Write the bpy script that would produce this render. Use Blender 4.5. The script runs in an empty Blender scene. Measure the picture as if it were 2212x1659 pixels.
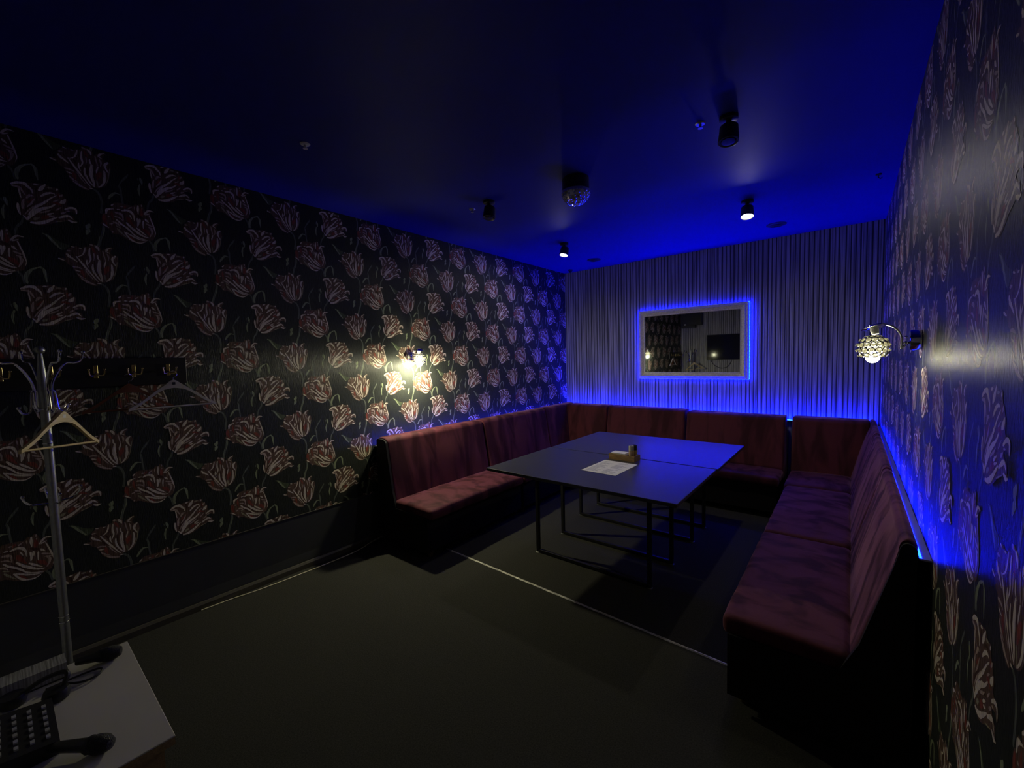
import bpy, bmesh, math, random
from mathutils import Vector, Matrix, noise

# ------------------------------------------------------------ camera, world, exposure
S = bpy.context.scene
COL = S.collection
R = math.radians
cam_data = bpy.data.cameras.new('camera')
cam = bpy.data.objects.new('camera', cam_data)
COL.objects.link(cam)
cam.location = (3.3034, -5.3915, 1.5952)
cam.rotation_euler = (1.5105, 0.0251, 0.6775)
cam_data.sensor_width = 36.0
cam_data.sensor_fit = 'HORIZONTAL'
cam_data.lens = 908.59 / 2212.0 * 36.0
cam_data.clip_start = 0.02
S.camera = cam
w = bpy.data.worlds.new('dark_world'); S.world = w
w.use_nodes = True
w.node_tree.nodes['Background'].inputs['Color'].default_value = (0.5, 0.55, 0.7, 1)
w.node_tree.nodes['Background'].inputs['Strength'].default_value = 0.0
S.view_settings.view_transform = 'Standard'
S.view_settings.look = 'None'
S.view_settings.exposure = 0.0
S.view_settings.gamma = 1.0
S.view_settings.use_curve_mapping = False
S.cycles.max_bounces = 8
S.cycles.diffuse_bounces = 4
S.cycles.glossy_bounces = 4
S.cycles.use_denoising = True
S.cycles.sample_clamp_indirect = 4.0

# strengths of everything that shines
BULB = 2000.0          # left wall lamp, the stronger bulb
BULBR = 100.0         # right wall lamp
SPOT = 380.0         # ceiling spot bulbs
LED = 140.0           # strips behind the sofas
LEDB = 1000.0         # the strip along the back wall, the brightest
LEDM = 130.0          # strip round the mirror
WARM = (1.0, 0.95, 0.60)
BLUE = (0.0005, 0.005, 1.0)

# ------------------------------------------------------------ room size
W = 3.537            # right wall
H = 2.8225           # ceiling
YR = -5.514          # rear wall, just behind the camera
ZB = 0.430           # bottom of the wallpaper on the left wall
rnd = random.Random(7)

# ------------------------------------------------------------ materials
def mat(name, color, rough=0.6, metal=0.0, spec=0.5, emit=None, strength=0.0, sheen=0.0, coat=0.0,
        nscale=0.0, namp=0.15, bump=0.0, bscale=200.0, stretch=(1, 1, 1), trans=0.0):
    m = bpy.data.materials.new(name); m.use_nodes = True
    nt = m.node_tree; b = nt.nodes['Principled BSDF']
    b.inputs['Base Color'].default_value = (*color, 1)
    b.inputs['Roughness'].default_value = rough
    b.inputs['Metallic'].default_value = metal
    b.inputs['Specular IOR Level'].default_value = spec
    if sheen:
        b.inputs['Sheen Weight'].default_value = sheen
        b.inputs['Sheen Roughness'].default_value = 0.4
        b.inputs['Sheen Tint'].default_value = (1.0, 0.50, 0.56, 1)
    if coat: b.inputs['Coat Weight'].default_value = coat
    if trans: b.inputs['Transmission Weight'].default_value = trans
    if emit:
        b.inputs['Emission Color'].default_value = (*emit, 1)
        b.inputs['Emission Strength'].default_value = strength
    if nscale or bump:
        tc = nt.nodes.new('ShaderNodeTexCoord'); mp = nt.nodes.new('ShaderNodeMapping')
        mp.inputs['Scale'].default_value = stretch
        nt.links.new(tc.outputs['Object'], mp.inputs['Vector'])
    if nscale:
        n = nt.nodes.new('ShaderNodeTexNoise'); n.inputs['Scale'].default_value = nscale
        n.inputs['Detail'].default_value = 4
        nt.links.new(mp.outputs['Vector'], n.inputs['Vector'])
        r = nt.nodes.new('ShaderNodeValToRGB')
        r.color_ramp.elements[0].position = 0.3; r.color_ramp.elements[1].position = 0.7
        r.color_ramp.elements[0].color = (*[c * (1 - namp) for c in color], 1)
        r.color_ramp.elements[1].color = (*[min(1, c * (1 + namp)) for c in color], 1)
        nt.links.new(n.outputs['Fac'], r.inputs['Fac'])
        nt.links.new(r.outputs['Color'], b.inputs['Base Color'])
    if bump:
        n2 = nt.nodes.new('ShaderNodeTexNoise'); n2.inputs['Scale'].default_value = bscale
        n2.inputs['Detail'].default_value = 3
        nt.links.new(mp.outputs['Vector'], n2.inputs['Vector'])
        bp = nt.nodes.new('ShaderNodeBump'); bp.inputs['Strength'].default_value = bump
        bp.inputs['Distance'].default_value = 0.004
        nt.links.new(n2.outputs['Fac'], bp.inputs['Height'])
        nt.links.new(bp.outputs['Normal'], b.inputs['Normal'])
    return m

M = {}
GRAIN = dict(bump=0.75, bscale=60.0, stretch=(6, 6, 0.35))     # fine upright grain of the vinyl paper
def paper(name, c, amp=0.25, sc=35):
    return mat(name, c, rough=0.36, spec=0.08, nscale=sc, namp=amp, **GRAIN)
M['w'] = paper('paper_ground', (0.034, 0.037, 0.034), 0.1)
M['c'] = paper('paper_cream', (0.70, 0.62, 0.52), 0.2)
M['p'] = paper('paper_pink', (0.46, 0.355, 0.30), 0.25)
M['r'] = paper('paper_red', (0.25, 0.070, 0.052), 0.35)
M['d'] = paper('paper_dark', (0.075, 0.042, 0.032), 0.3)
M['b'] = paper('paper_brown', (0.130, 0.083, 0.064), 0.4)
M['o'] = paper('paper_olive', (0.33, 0.31, 0.20), 0.25)
M['g'] = paper('paper_green', (0.26, 0.30, 0.19), 0.25)
M['dg'] = paper('paper_leaf', (0.085, 0.105, 0.062), 0.3)
M['s'] = paper('paper_stem', (0.13, 0.145, 0.12), 0.25)

def stripes():
    """Vinyl paper of narrow upright ribs: dark lines of uneven width on grey, with a little relief."""
    m = bpy.data.materials.new('ribbed_paper'); m.use_nodes = True
    nt = m.node_tree; b = nt.nodes['Principled BSDF']; L = nt.links.new
    tc = nt.nodes.new('ShaderNodeTexCoord'); sx = nt.nodes.new('ShaderNodeSeparateXYZ')
    L(tc.outputs['Object'], sx.inputs['Vector'])
    def n1(scale, detail=2.0, zk=0.0):
        c = nt.nodes.new('ShaderNodeCombineXYZ'); L(sx.outputs['X'], c.inputs['X'])
        if zk:
            mu = nt.nodes.new('ShaderNodeMath'); mu.operation = 'MULTIPLY'; mu.inputs[1].default_value = zk
            L(sx.outputs['Z'], mu.inputs[0]); L(mu.outputs[0], c.inputs['Z'])
        n = nt.nodes.new('ShaderNodeTexNoise'); n.inputs['Scale'].default_value = scale
        n.inputs['Detail'].default_value = detail; n.inputs['Roughness'].default_value = 0.6
        L(c.outputs[0], n.inputs['Vector']); return n
    wv = nt.nodes.new('ShaderNodeTexWave'); wv.wave_type = 'BANDS'; wv.bands_direction = 'X'
    wv.inputs['Scale'].default_value = 7.6; wv.inputs['Distortion'].default_value = 0.0
    a = n1(9.0, 3.0)
    ad = nt.nodes.new('ShaderNodeMath'); ad.operation = 'MULTIPLY_ADD'; ad.inputs[1].default_value = 0.055
    L(a.outputs['Fac'], ad.inputs[0]); L(sx.outputs['X'], ad.inputs[2])
    cx = nt.nodes.new('ShaderNodeCombineXYZ'); L(ad.outputs[0], cx.inputs['X'])
    L(cx.outputs[0], wv.inputs['Vector'])
    gap = nt.nodes.new('ShaderNodeMapRange'); gap.interpolation_type = 'SMOOTHSTEP'
    gap.inputs['From Min'].default_value = 0.03; gap.inputs['From Max'].default_value = 0.26
    L(wv.outputs['Fac'], gap.inputs['Value'])
    fine = n1(70.0, 2.5, 0.02)
    r = nt.nodes.new('ShaderNodeValToRGB'); e = r.color_ramp.elements
    e[0].position = 0.36; e[0].color = (0.13, 0.13, 0.138, 1)
    e[1].position = 0.62; e[1].color = (0.42, 0.415, 0.42, 1)
    L(fine.outputs['Fac'], r.inputs['Fac'])
    mx = nt.nodes.new('ShaderNodeMix'); mx.data_type = 'RGBA'
    mx.inputs['A'].default_value = (0.026, 0.027, 0.032, 1)
    L(gap.outputs['Result'], mx.inputs['Factor']); L(r.outputs['Color'], mx.inputs['B'])
    L(mx.outputs['Result'], b.inputs['Base Color'])
    mix = nt.nodes.new('ShaderNodeMath'); mix.operation = 'MULTIPLY_ADD'; mix.inputs[1].default_value = 0.35
    L(fine.outputs['Fac'], mix.inputs[0]); L(gap.outputs['Result'], mix.inputs[2])
    bp = nt.nodes.new('ShaderNodeBump'); bp.inputs['Strength'].default_value = 0.6
    bp.inputs['Distance'].default_value = 0.004
    L(mix.outputs[0], bp.inputs['Height']); L(bp.outputs['Normal'], b.inputs['Normal'])
    b.inputs['Roughness'].default_value = 0.5; b.inputs['Specular IOR Level'].default_value = 0.35
    return m
M['ribs'] = stripes()
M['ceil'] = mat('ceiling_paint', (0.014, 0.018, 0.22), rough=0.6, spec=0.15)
M['carpet'] = mat('dark_carpet', (0.040, 0.039, 0.034), rough=0.95, spec=0.15, nscale=160, namp=0.35, bump=0.6, bscale=420)
M['panel'] = mat('dado_panel', (0.052, 0.054, 0.058), rough=0.38, spec=0.4, nscale=6, namp=0.08)
M['skirt'] = mat('dark_skirting', (0.075, 0.068, 0.055), rough=0.35, spec=0.5, nscale=8)
M['strip'] = mat('worn_metal_strip', (0.62, 0.60, 0.54), rough=0.45, metal=0.4, nscale=60, namp=0.6, bump=0.4, bscale=90, stretch=(0.4, 3, 3))
def velvet(name, c, k=0.55):
    """Velvet whose pile is brushed in slanting streaks."""
    m = mat(name, c, rough=0.75, spec=0.2, sheen=0.30)
    nt = m.node_tree; b = nt.nodes['Principled BSDF']; L = nt.links.new
    tc = nt.nodes.new('ShaderNodeTexCoord'); mp = nt.nodes.new('ShaderNodeMapping')
    mp.inputs['Rotation'].default_value = (R(20), R(-28), 0); mp.inputs['Scale'].default_value = (7.5, 5.0, 1.6)
    L(tc.outputs['Object'], mp.inputs['Vector'])
    n = nt.nodes.new('ShaderNodeTexNoise'); n.inputs['Scale'].default_value = 1.0; n.inputs['Detail'].default_value = 3
    n.inputs['Distortion'].default_value = 0.6
    L(mp.outputs['Vector'], n.inputs['Vector'])
    r = nt.nodes.new('ShaderNodeValToRGB'); e = r.color_ramp.elements
    e[0].position = 0.40; e[0].color = (*[x * k for x in c], 1)
    e[1].position = 0.56; e[1].color = (*[x * 1.15 for x in c], 1)
    L(n.outputs['Fac'], r.inputs['Fac']); L(r.outputs['Color'], b.inputs['Base Color'])
    r2 = nt.nodes.new('ShaderNodeMapRange'); r2.inputs['From Min'].default_value = 0.40; r2.inputs['From Max'].default_value = 0.58
    r2.inputs['To Min'].default_value = 0.06; r2.inputs['To Max'].default_value = 0.45
    L(n.outputs['Fac'], r2.inputs['Value']); L(r2.outputs['Result'], b.inputs['Sheen Weight'])
    n2 = nt.nodes.new('ShaderNodeTexNoise'); n2.inputs['Scale'].default_value = 350
    L(tc.outputs['Object'], n2.inputs['Vector'])
    bp = nt.nodes.new('ShaderNodeBump'); bp.inputs['Strength'].default_value = 0.25; bp.inputs['Distance'].default_value = 0.002
    L(n2.outputs['Fac'], bp.inputs['Height']); L(bp.outputs['Normal'], b.inputs['Normal'])
    return m
M['velvet'] = velvet('rose_velvet', (0.080, 0.0155, 0.025))
M['sofabase'] = mat('black_leatherette', (0.013, 0.011, 0.011), rough=0.75, spec=0.2, nscale=20)
M['foot'] = mat('sofa_foot_wood', (0.10, 0.07, 0.045), rough=0.5, nscale=30)
M['table'] = mat('black_table_laminate', (0.040, 0.042, 0.048), rough=0.29, spec=1.0, nscale=26, namp=0.25, stretch=(1, 14, 1), bump=0.05, bscale=40)
M['tedge'] = mat('table_edge', (0.03, 0.03, 0.033), rough=0.35)
M['blackmetal'] = mat('black_metal', (0.018, 0.018, 0.02), rough=0.42, metal=0.3, nscale=40)
M['chrome'] = mat('chrome', (0.85, 0.85, 0.86), rough=0.08, metal=1.0, nscale=20, namp=0.03)
M['steel'] = mat('brushed_steel', (0.36, 0.37, 0.36), rough=0.36, metal=0.85, nscale=50, namp=0.1)
M['brass'] = mat('aged_brass', (0.65, 0.50, 0.25), rough=0.22, metal=1.0, nscale=40, namp=0.15)
M['silver'] = mat('silver_frame', (0.70, 0.66, 0.62), rough=0.42, metal=0.25, nscale=70, namp=0.2)
M['glass'] = mat('mirror_glass', (0.80, 0.83, 0.84), rough=0.015, metal=1.0, nscale=3, namp=0.01)
M['wood'] = mat('pale_hanger_wood', (0.60, 0.46, 0.22), rough=0.45, nscale=14, namp=0.18, stretch=(1, 1, 8))
M['white'] = mat('white_plastic', (0.72, 0.71, 0.69), rough=0.45, nscale=20, namp=0.04)
M['whitewood'] = mat('white_hanger_paint', (0.62, 0.58, 0.56), rough=0.4, nscale=20, namp=0.08)
M['brownwood'] = mat('brown_hanger_wood', (0.16, 0.055, 0.025), rough=0.4, nscale=20, namp=0.2)
M['boardblack'] = mat('black_stained_board', (0.012, 0.011, 0.011), rough=0.5, nscale=20)
M['caddywood'] = mat('caddy_wood', (0.26, 0.15, 0.065), rough=0.5, nscale=16, namp=0.35, stretch=(1, 6, 6))
M['paperw'] = mat('napkin_paper', (0.82, 0.80, 0.74), rough=0.8, nscale=30, namp=0.05)
M['amber'] = mat('shaker_glass', (0.60, 0.42, 0.20), rough=0.15, trans=0.3, nscale=30, namp=0.15)
M['cap'] = mat('grey_shaker_cap', (0.50, 0.48, 0.42), rough=0.3, metal=0.4, nscale=30, namp=0.05)
M['capb'] = mat('black_shaker_cap', (0.02, 0.02, 0.022), rough=0.35, nscale=30)
M['ink'] = mat('printed_ink', (0.33, 0.33, 0.34), rough=0.8, nscale=80, namp=0.3)
M['black'] = mat('black_plastic', (0.015, 0.015, 0.017), rough=0.45, nscale=40)
M['grille'] = mat('mic_grille', (0.03, 0.03, 0.032), rough=0.4, metal=0.6, bump=0.8, bscale=500, nscale=300, namp=0.4)
M['desk'] = mat('white_desk_laminate', (0.66, 0.63, 0.55), rough=0.4, nscale=5, namp=0.03)
M['ply'] = mat('desk_edge_wood', (0.36, 0.25, 0.12), rough=0.6, nscale=30, namp=0.25, stretch=(1, 8, 8))
M['key'] = mat('grey_button', (0.45, 0.45, 0.46), rough=0.4, nscale=30, namp=0.1)
M['screen'] = mat('dark_screen', (0.012, 0.013, 0.020), rough=0.06, spec=0.25, nscale=4, namp=0.05)
M['cable'] = mat('cream_cable', (0.72, 0.66, 0.48), rough=0.45, nscale=30, namp=0.05)
M['dcable'] = mat('dark_cable', (0.02, 0.02, 0.022), rough=0.5, nscale=30)
M['facet'] = mat('faceted_clear_dome', (0.62, 0.63, 0.66), rough=0.13, metal=0.75, nscale=30, namp=0.1)
M['crystal'] = mat('crystal_bead', (0.88, 0.85, 0.70), rough=0.4, trans=0.6, nscale=30, namp=0.05)
M['bulb'] = mat('lamp_bulb', (1, 0.97, 0.88), rough=0.4, emit=WARM, strength=BULB)
M['bulbr'] = mat('lamp_bulb_dimmer', (1, 0.97, 0.88), rough=0.4, emit=WARM, strength=BULBR)
M['spotbulb'] = mat('spot_bulb', (1, 0.97, 0.88), rough=0.4, emit=(1.0, 0.93, 0.74), strength=SPOT)
M['led'] = mat('blue_diode_strip', (0.1, 0.2, 0.9), rough=0.5, emit=BLUE, strength=LED)
M['ledb'] = mat('blue_diode_back_strip', (0.1, 0.2, 0.9), rough=0.5, emit=BLUE, strength=LEDB)
M['ledm'] = mat('blue_diode_mirror_strip', (0.1, 0.2, 0.9), rough=0.5, emit=(0.0004, 0.002, 1.0), strength=LEDM)
M['diode'] = mat('bright_blue_diode', (0.1, 0.3, 0.9), rough=0.5, emit=(0.001, 0.010, 1.0), strength=LEDM * 0.8)
M['tape'] = mat('grey_strip_ledge', (0.20, 0.20, 0.22), rough=0.4, nscale=20, namp=0.05)
M['pages'] = mat('page_edges', (0.30, 0.30, 0.27), rough=0.8, nscale=9, namp=0.7, stretch=(1, 26, 0.2))
M['vent'] = mat('dark_vent', (0.02, 0.02, 0.021), rough=0.6, nscale=40)

# ------------------------------------------------------------ mesh helpers
def obj(name, bm, m, parent=None, smooth=False, loc=(0, 0, 0), raw=False):
    if not raw: bmesh.ops.recalc_face_normals(bm, faces=bm.faces)
    me = bpy.data.meshes.new(name); bm.to_mesh(me); bm.free()
    for mm in (m if isinstance(m, (list, tuple)) else [m]): me.materials.append(M[mm] if isinstance(mm, str) else mm)
    if smooth:
        for p in me.polygons: p.use_smooth = True
        try: me.set_sharp_from_angle(angle=R(40))
        except Exception: pass
    o = bpy.data.objects.new(name, me); COL.objects.link(o); o.location = loc
    if parent: o.parent = parent
    return o
def tag(o, label, cat, group=None):
    o['label'] = label; o['category'] = cat
    if group: o['group'] = group
    return o
def thing(name, label, cat, loc=(0, 0, 0), rz=0.0, group=None):
    o = bpy.data.objects.new(name, None); COL.objects.link(o)
    o.empty_display_size = 0.05
    o.location = loc; o.rotation_euler = (0, 0, rz)
    return tag(o, label, cat, group)
def struct(name, bm, m, parent=None, **k):
    o = obj(name, bm, m, parent, **k)
    if not parent: o['kind'] = 'structure'
    return o
def dup(root, loc, rz, label, group=None):
    r = root.copy(); COL.objects.link(r); r.location = loc; r.rotation_euler = (0, 0, rz)
    r['label'] = label
    if group: r['group'] = group
    for ch in list(root.children):
        c = ch.copy(); COL.objects.link(c); c.parent = r
        for g in list(ch.children):
            d = g.copy(); COL.objects.link(d); d.parent = c
    return r
def nb(): return bmesh.new()
def box(bm, x0, x1, y0, y1, z0, z1, bev=0.0, seg=2):
    v = [bm.verts.new((x, y, z)) for x in (x0, x1) for y in (y0, y1) for z in (z0, z1)]
    f = [(0, 1, 3, 2), (4, 6, 7, 5), (0, 4, 5, 1), (2, 3, 7, 6), (0, 2, 6, 4), (1, 5, 7, 3)]
    fs = [bm.faces.new([v[i] for i in q]) for q in f]
    if bev:
        es = list({e for q in fs for e in q.edges})
        bmesh.ops.bevel(bm, geom=es, offset=bev, segments=seg, affect='EDGES', profile=0.5)
    return bm
def tube(bm, pts, r, n=10, cap=True, closed=False):
    pts = [Vector(p) for p in pts]; N = len(pts); rings = []
    rr = r if isinstance(r, (list, tuple)) else [r] * N
    up = None
    for i, p in enumerate(pts):
        if closed: d = pts[(i + 1) % N] - pts[i - 1]
        else: d = pts[min(i + 1, N - 1)] - pts[max(i - 1, 0)]
        d.normalize()
        if up is None: up = d.orthogonal().normalized()
        up = (up - d * up.dot(d)); up.normalize(); s = d.cross(up)
        rings.append([bm.verts.new(p + (up * math.cos(2 * math.pi * k / n) + s * math.sin(2 * math.pi * k / n)) * rr[i]) for k in range(n)])
    for i in range(N if closed else N - 1):
        a, b = rings[i], rings[(i + 1) % N]
        for k in range(n): bm.faces.new((a[k], a[(k + 1) % n], b[(k + 1) % n], b[k]))
    if cap and not closed:
        bm.faces.new(rings[0][::-1]); bm.faces.new(rings[-1])
    return bm
def spline(pts, n=6):
    pts = [Vector(p) for p in pts]; out = []; N = len(pts)
    for i in range(N - 1):
        a, b, c, d = pts[max(i - 1, 0)], pts[i], pts[i + 1], pts[min(i + 2, N - 1)]
        for j in range(n):
            t = j / n
            out.append(0.5 * ((2 * b) + (c - a) * t + (2 * a - 5 * b + 4 * c - d) * t * t + (3 * b - a - 3 * c + d) * t ** 3))
    out.append(pts[-1]); return out
def lathe(bm, prof, n=32, mtx=None):
    """Profile of (radius, z), turned round Z; mtx places it."""
    rings = []
    for r_, z_ in prof:
        if r_ < 1e-6: rings.append([bm.verts.new((0, 0, z_))])
        else: rings.append([bm.verts.new((r_ * math.cos(2 * math.pi * k / n), r_ * math.sin(2 * math.pi * k / n), z_)) for k in range(n)])
    for a, b in zip(rings, rings[1:]):
        for k in range(n):
            k2 = (k + 1) % n
            if len(a) == 1 and len(b) == 1: continue
            if len(a) == 1: bm.faces.new((a[0], b[k], b[k2]))
            elif len(b) == 1: bm.faces.new((a[k], a[k2], b[0]))
            else: bm.faces.new((a[k], a[k2], b[k2], b[k]))
    for ring, flip in ((rings[0], True), (rings[-1], False)):
        if len(ring) > 1: bm.faces.new(ring[::-1] if flip else ring)
    if mtx: bmesh.ops.transform(bm, matrix=mtx, verts=[v for ring in rings for v in ring])
    return bm
def sphere(bm, c, r, u=16, v=10, sz=1.0):
    mtx = Matrix.Translation(c) @ Matrix.Diagonal((1, 1, sz, 1))
    bmesh.ops.create_uvsphere(bm, u_segments=u, v_segments=v, radius=r, matrix=mtx); return bm
def prism(bm, poly, axis, a, b):
    """Extrude a 2D outline along axis 0/1/2 from a to b."""
    def P(p, t):
        q = list(p); q.insert(axis, t); return q
    va = [bm.verts.new(P(p, a)) for p in poly]; vb = [bm.verts.new(P(p, b)) for p in poly]
    n = len(poly)
    bm.faces.new(va); bm.faces.new(vb[::-1])
    for i in range(n): bm.faces.new((va[i], vb[i], vb[(i + 1) % n], va[(i + 1) % n]))
    return bm
def rbox(bm, x0, x1, y0, y1, z0, z1, r, nx, ny, nz, disp=None):
    """A soft box: gridded faces with rounded edges, then pushed about by disp(point) -> point."""
    hx, hy, hz = (x1 - x0) / 2, (y1 - y0) / 2, (z1 - z0) / 2
    c = Vector(((x0 + x1) / 2, (y0 + y1) / 2, (z0 + z1) / 2)); h = (hx, hy, hz)
    def axis(hh, n):
        k = [-hh + r * (1 - math.cos(t * math.pi / 8)) for t in range(4)]
        mid = [(-hh + r) + (2 * hh - 2 * r) * i / n for i in range(n + 1)]
        return k + mid + [-v for v in k[::-1]]
    ax = [axis(hx, nx), axis(hy, ny), axis(hz, nz)]
    cache = {}
    def V(p):
        key = tuple(round(t, 6) for t in p)
        if key in cache: return cache[key]
        q = Vector(p); inn = Vector([max(-h[i] + r, min(h[i] - r, q[i])) for i in range(3)])
        d = q - inn
        if d.length > 1e-9: q = inn + d.normalized() * r
        q = q + c
        if disp: q = disp(q)
        cache[key] = bm.verts.new(q); return cache[key]
    for a in range(3):
        b, d = (a + 1) % 3, (a + 2) % 3
        for sgn in (-1, 1):
            for i in range(len(ax[b]) - 1):
                for j in range(len(ax[d]) - 1):
                    qs = []
                    for ii, jj in ((i, j), (i + 1, j), (i + 1, j + 1), (i, j + 1)):
                        p = [0, 0, 0]; p[a] = sgn * h[a]; p[b] = ax[b][ii]; p[d] = ax[d][jj]; qs.append(V(p))
                    if len(set(qs)) == 4:
                        try: bm.faces.new(qs if sgn > 0 else qs[::-1])
                        except ValueError: pass
    return bm
def nz3(x, y, z, s=1.0): return noise.noise(Vector((x * s, y * s, z * s)))
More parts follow.
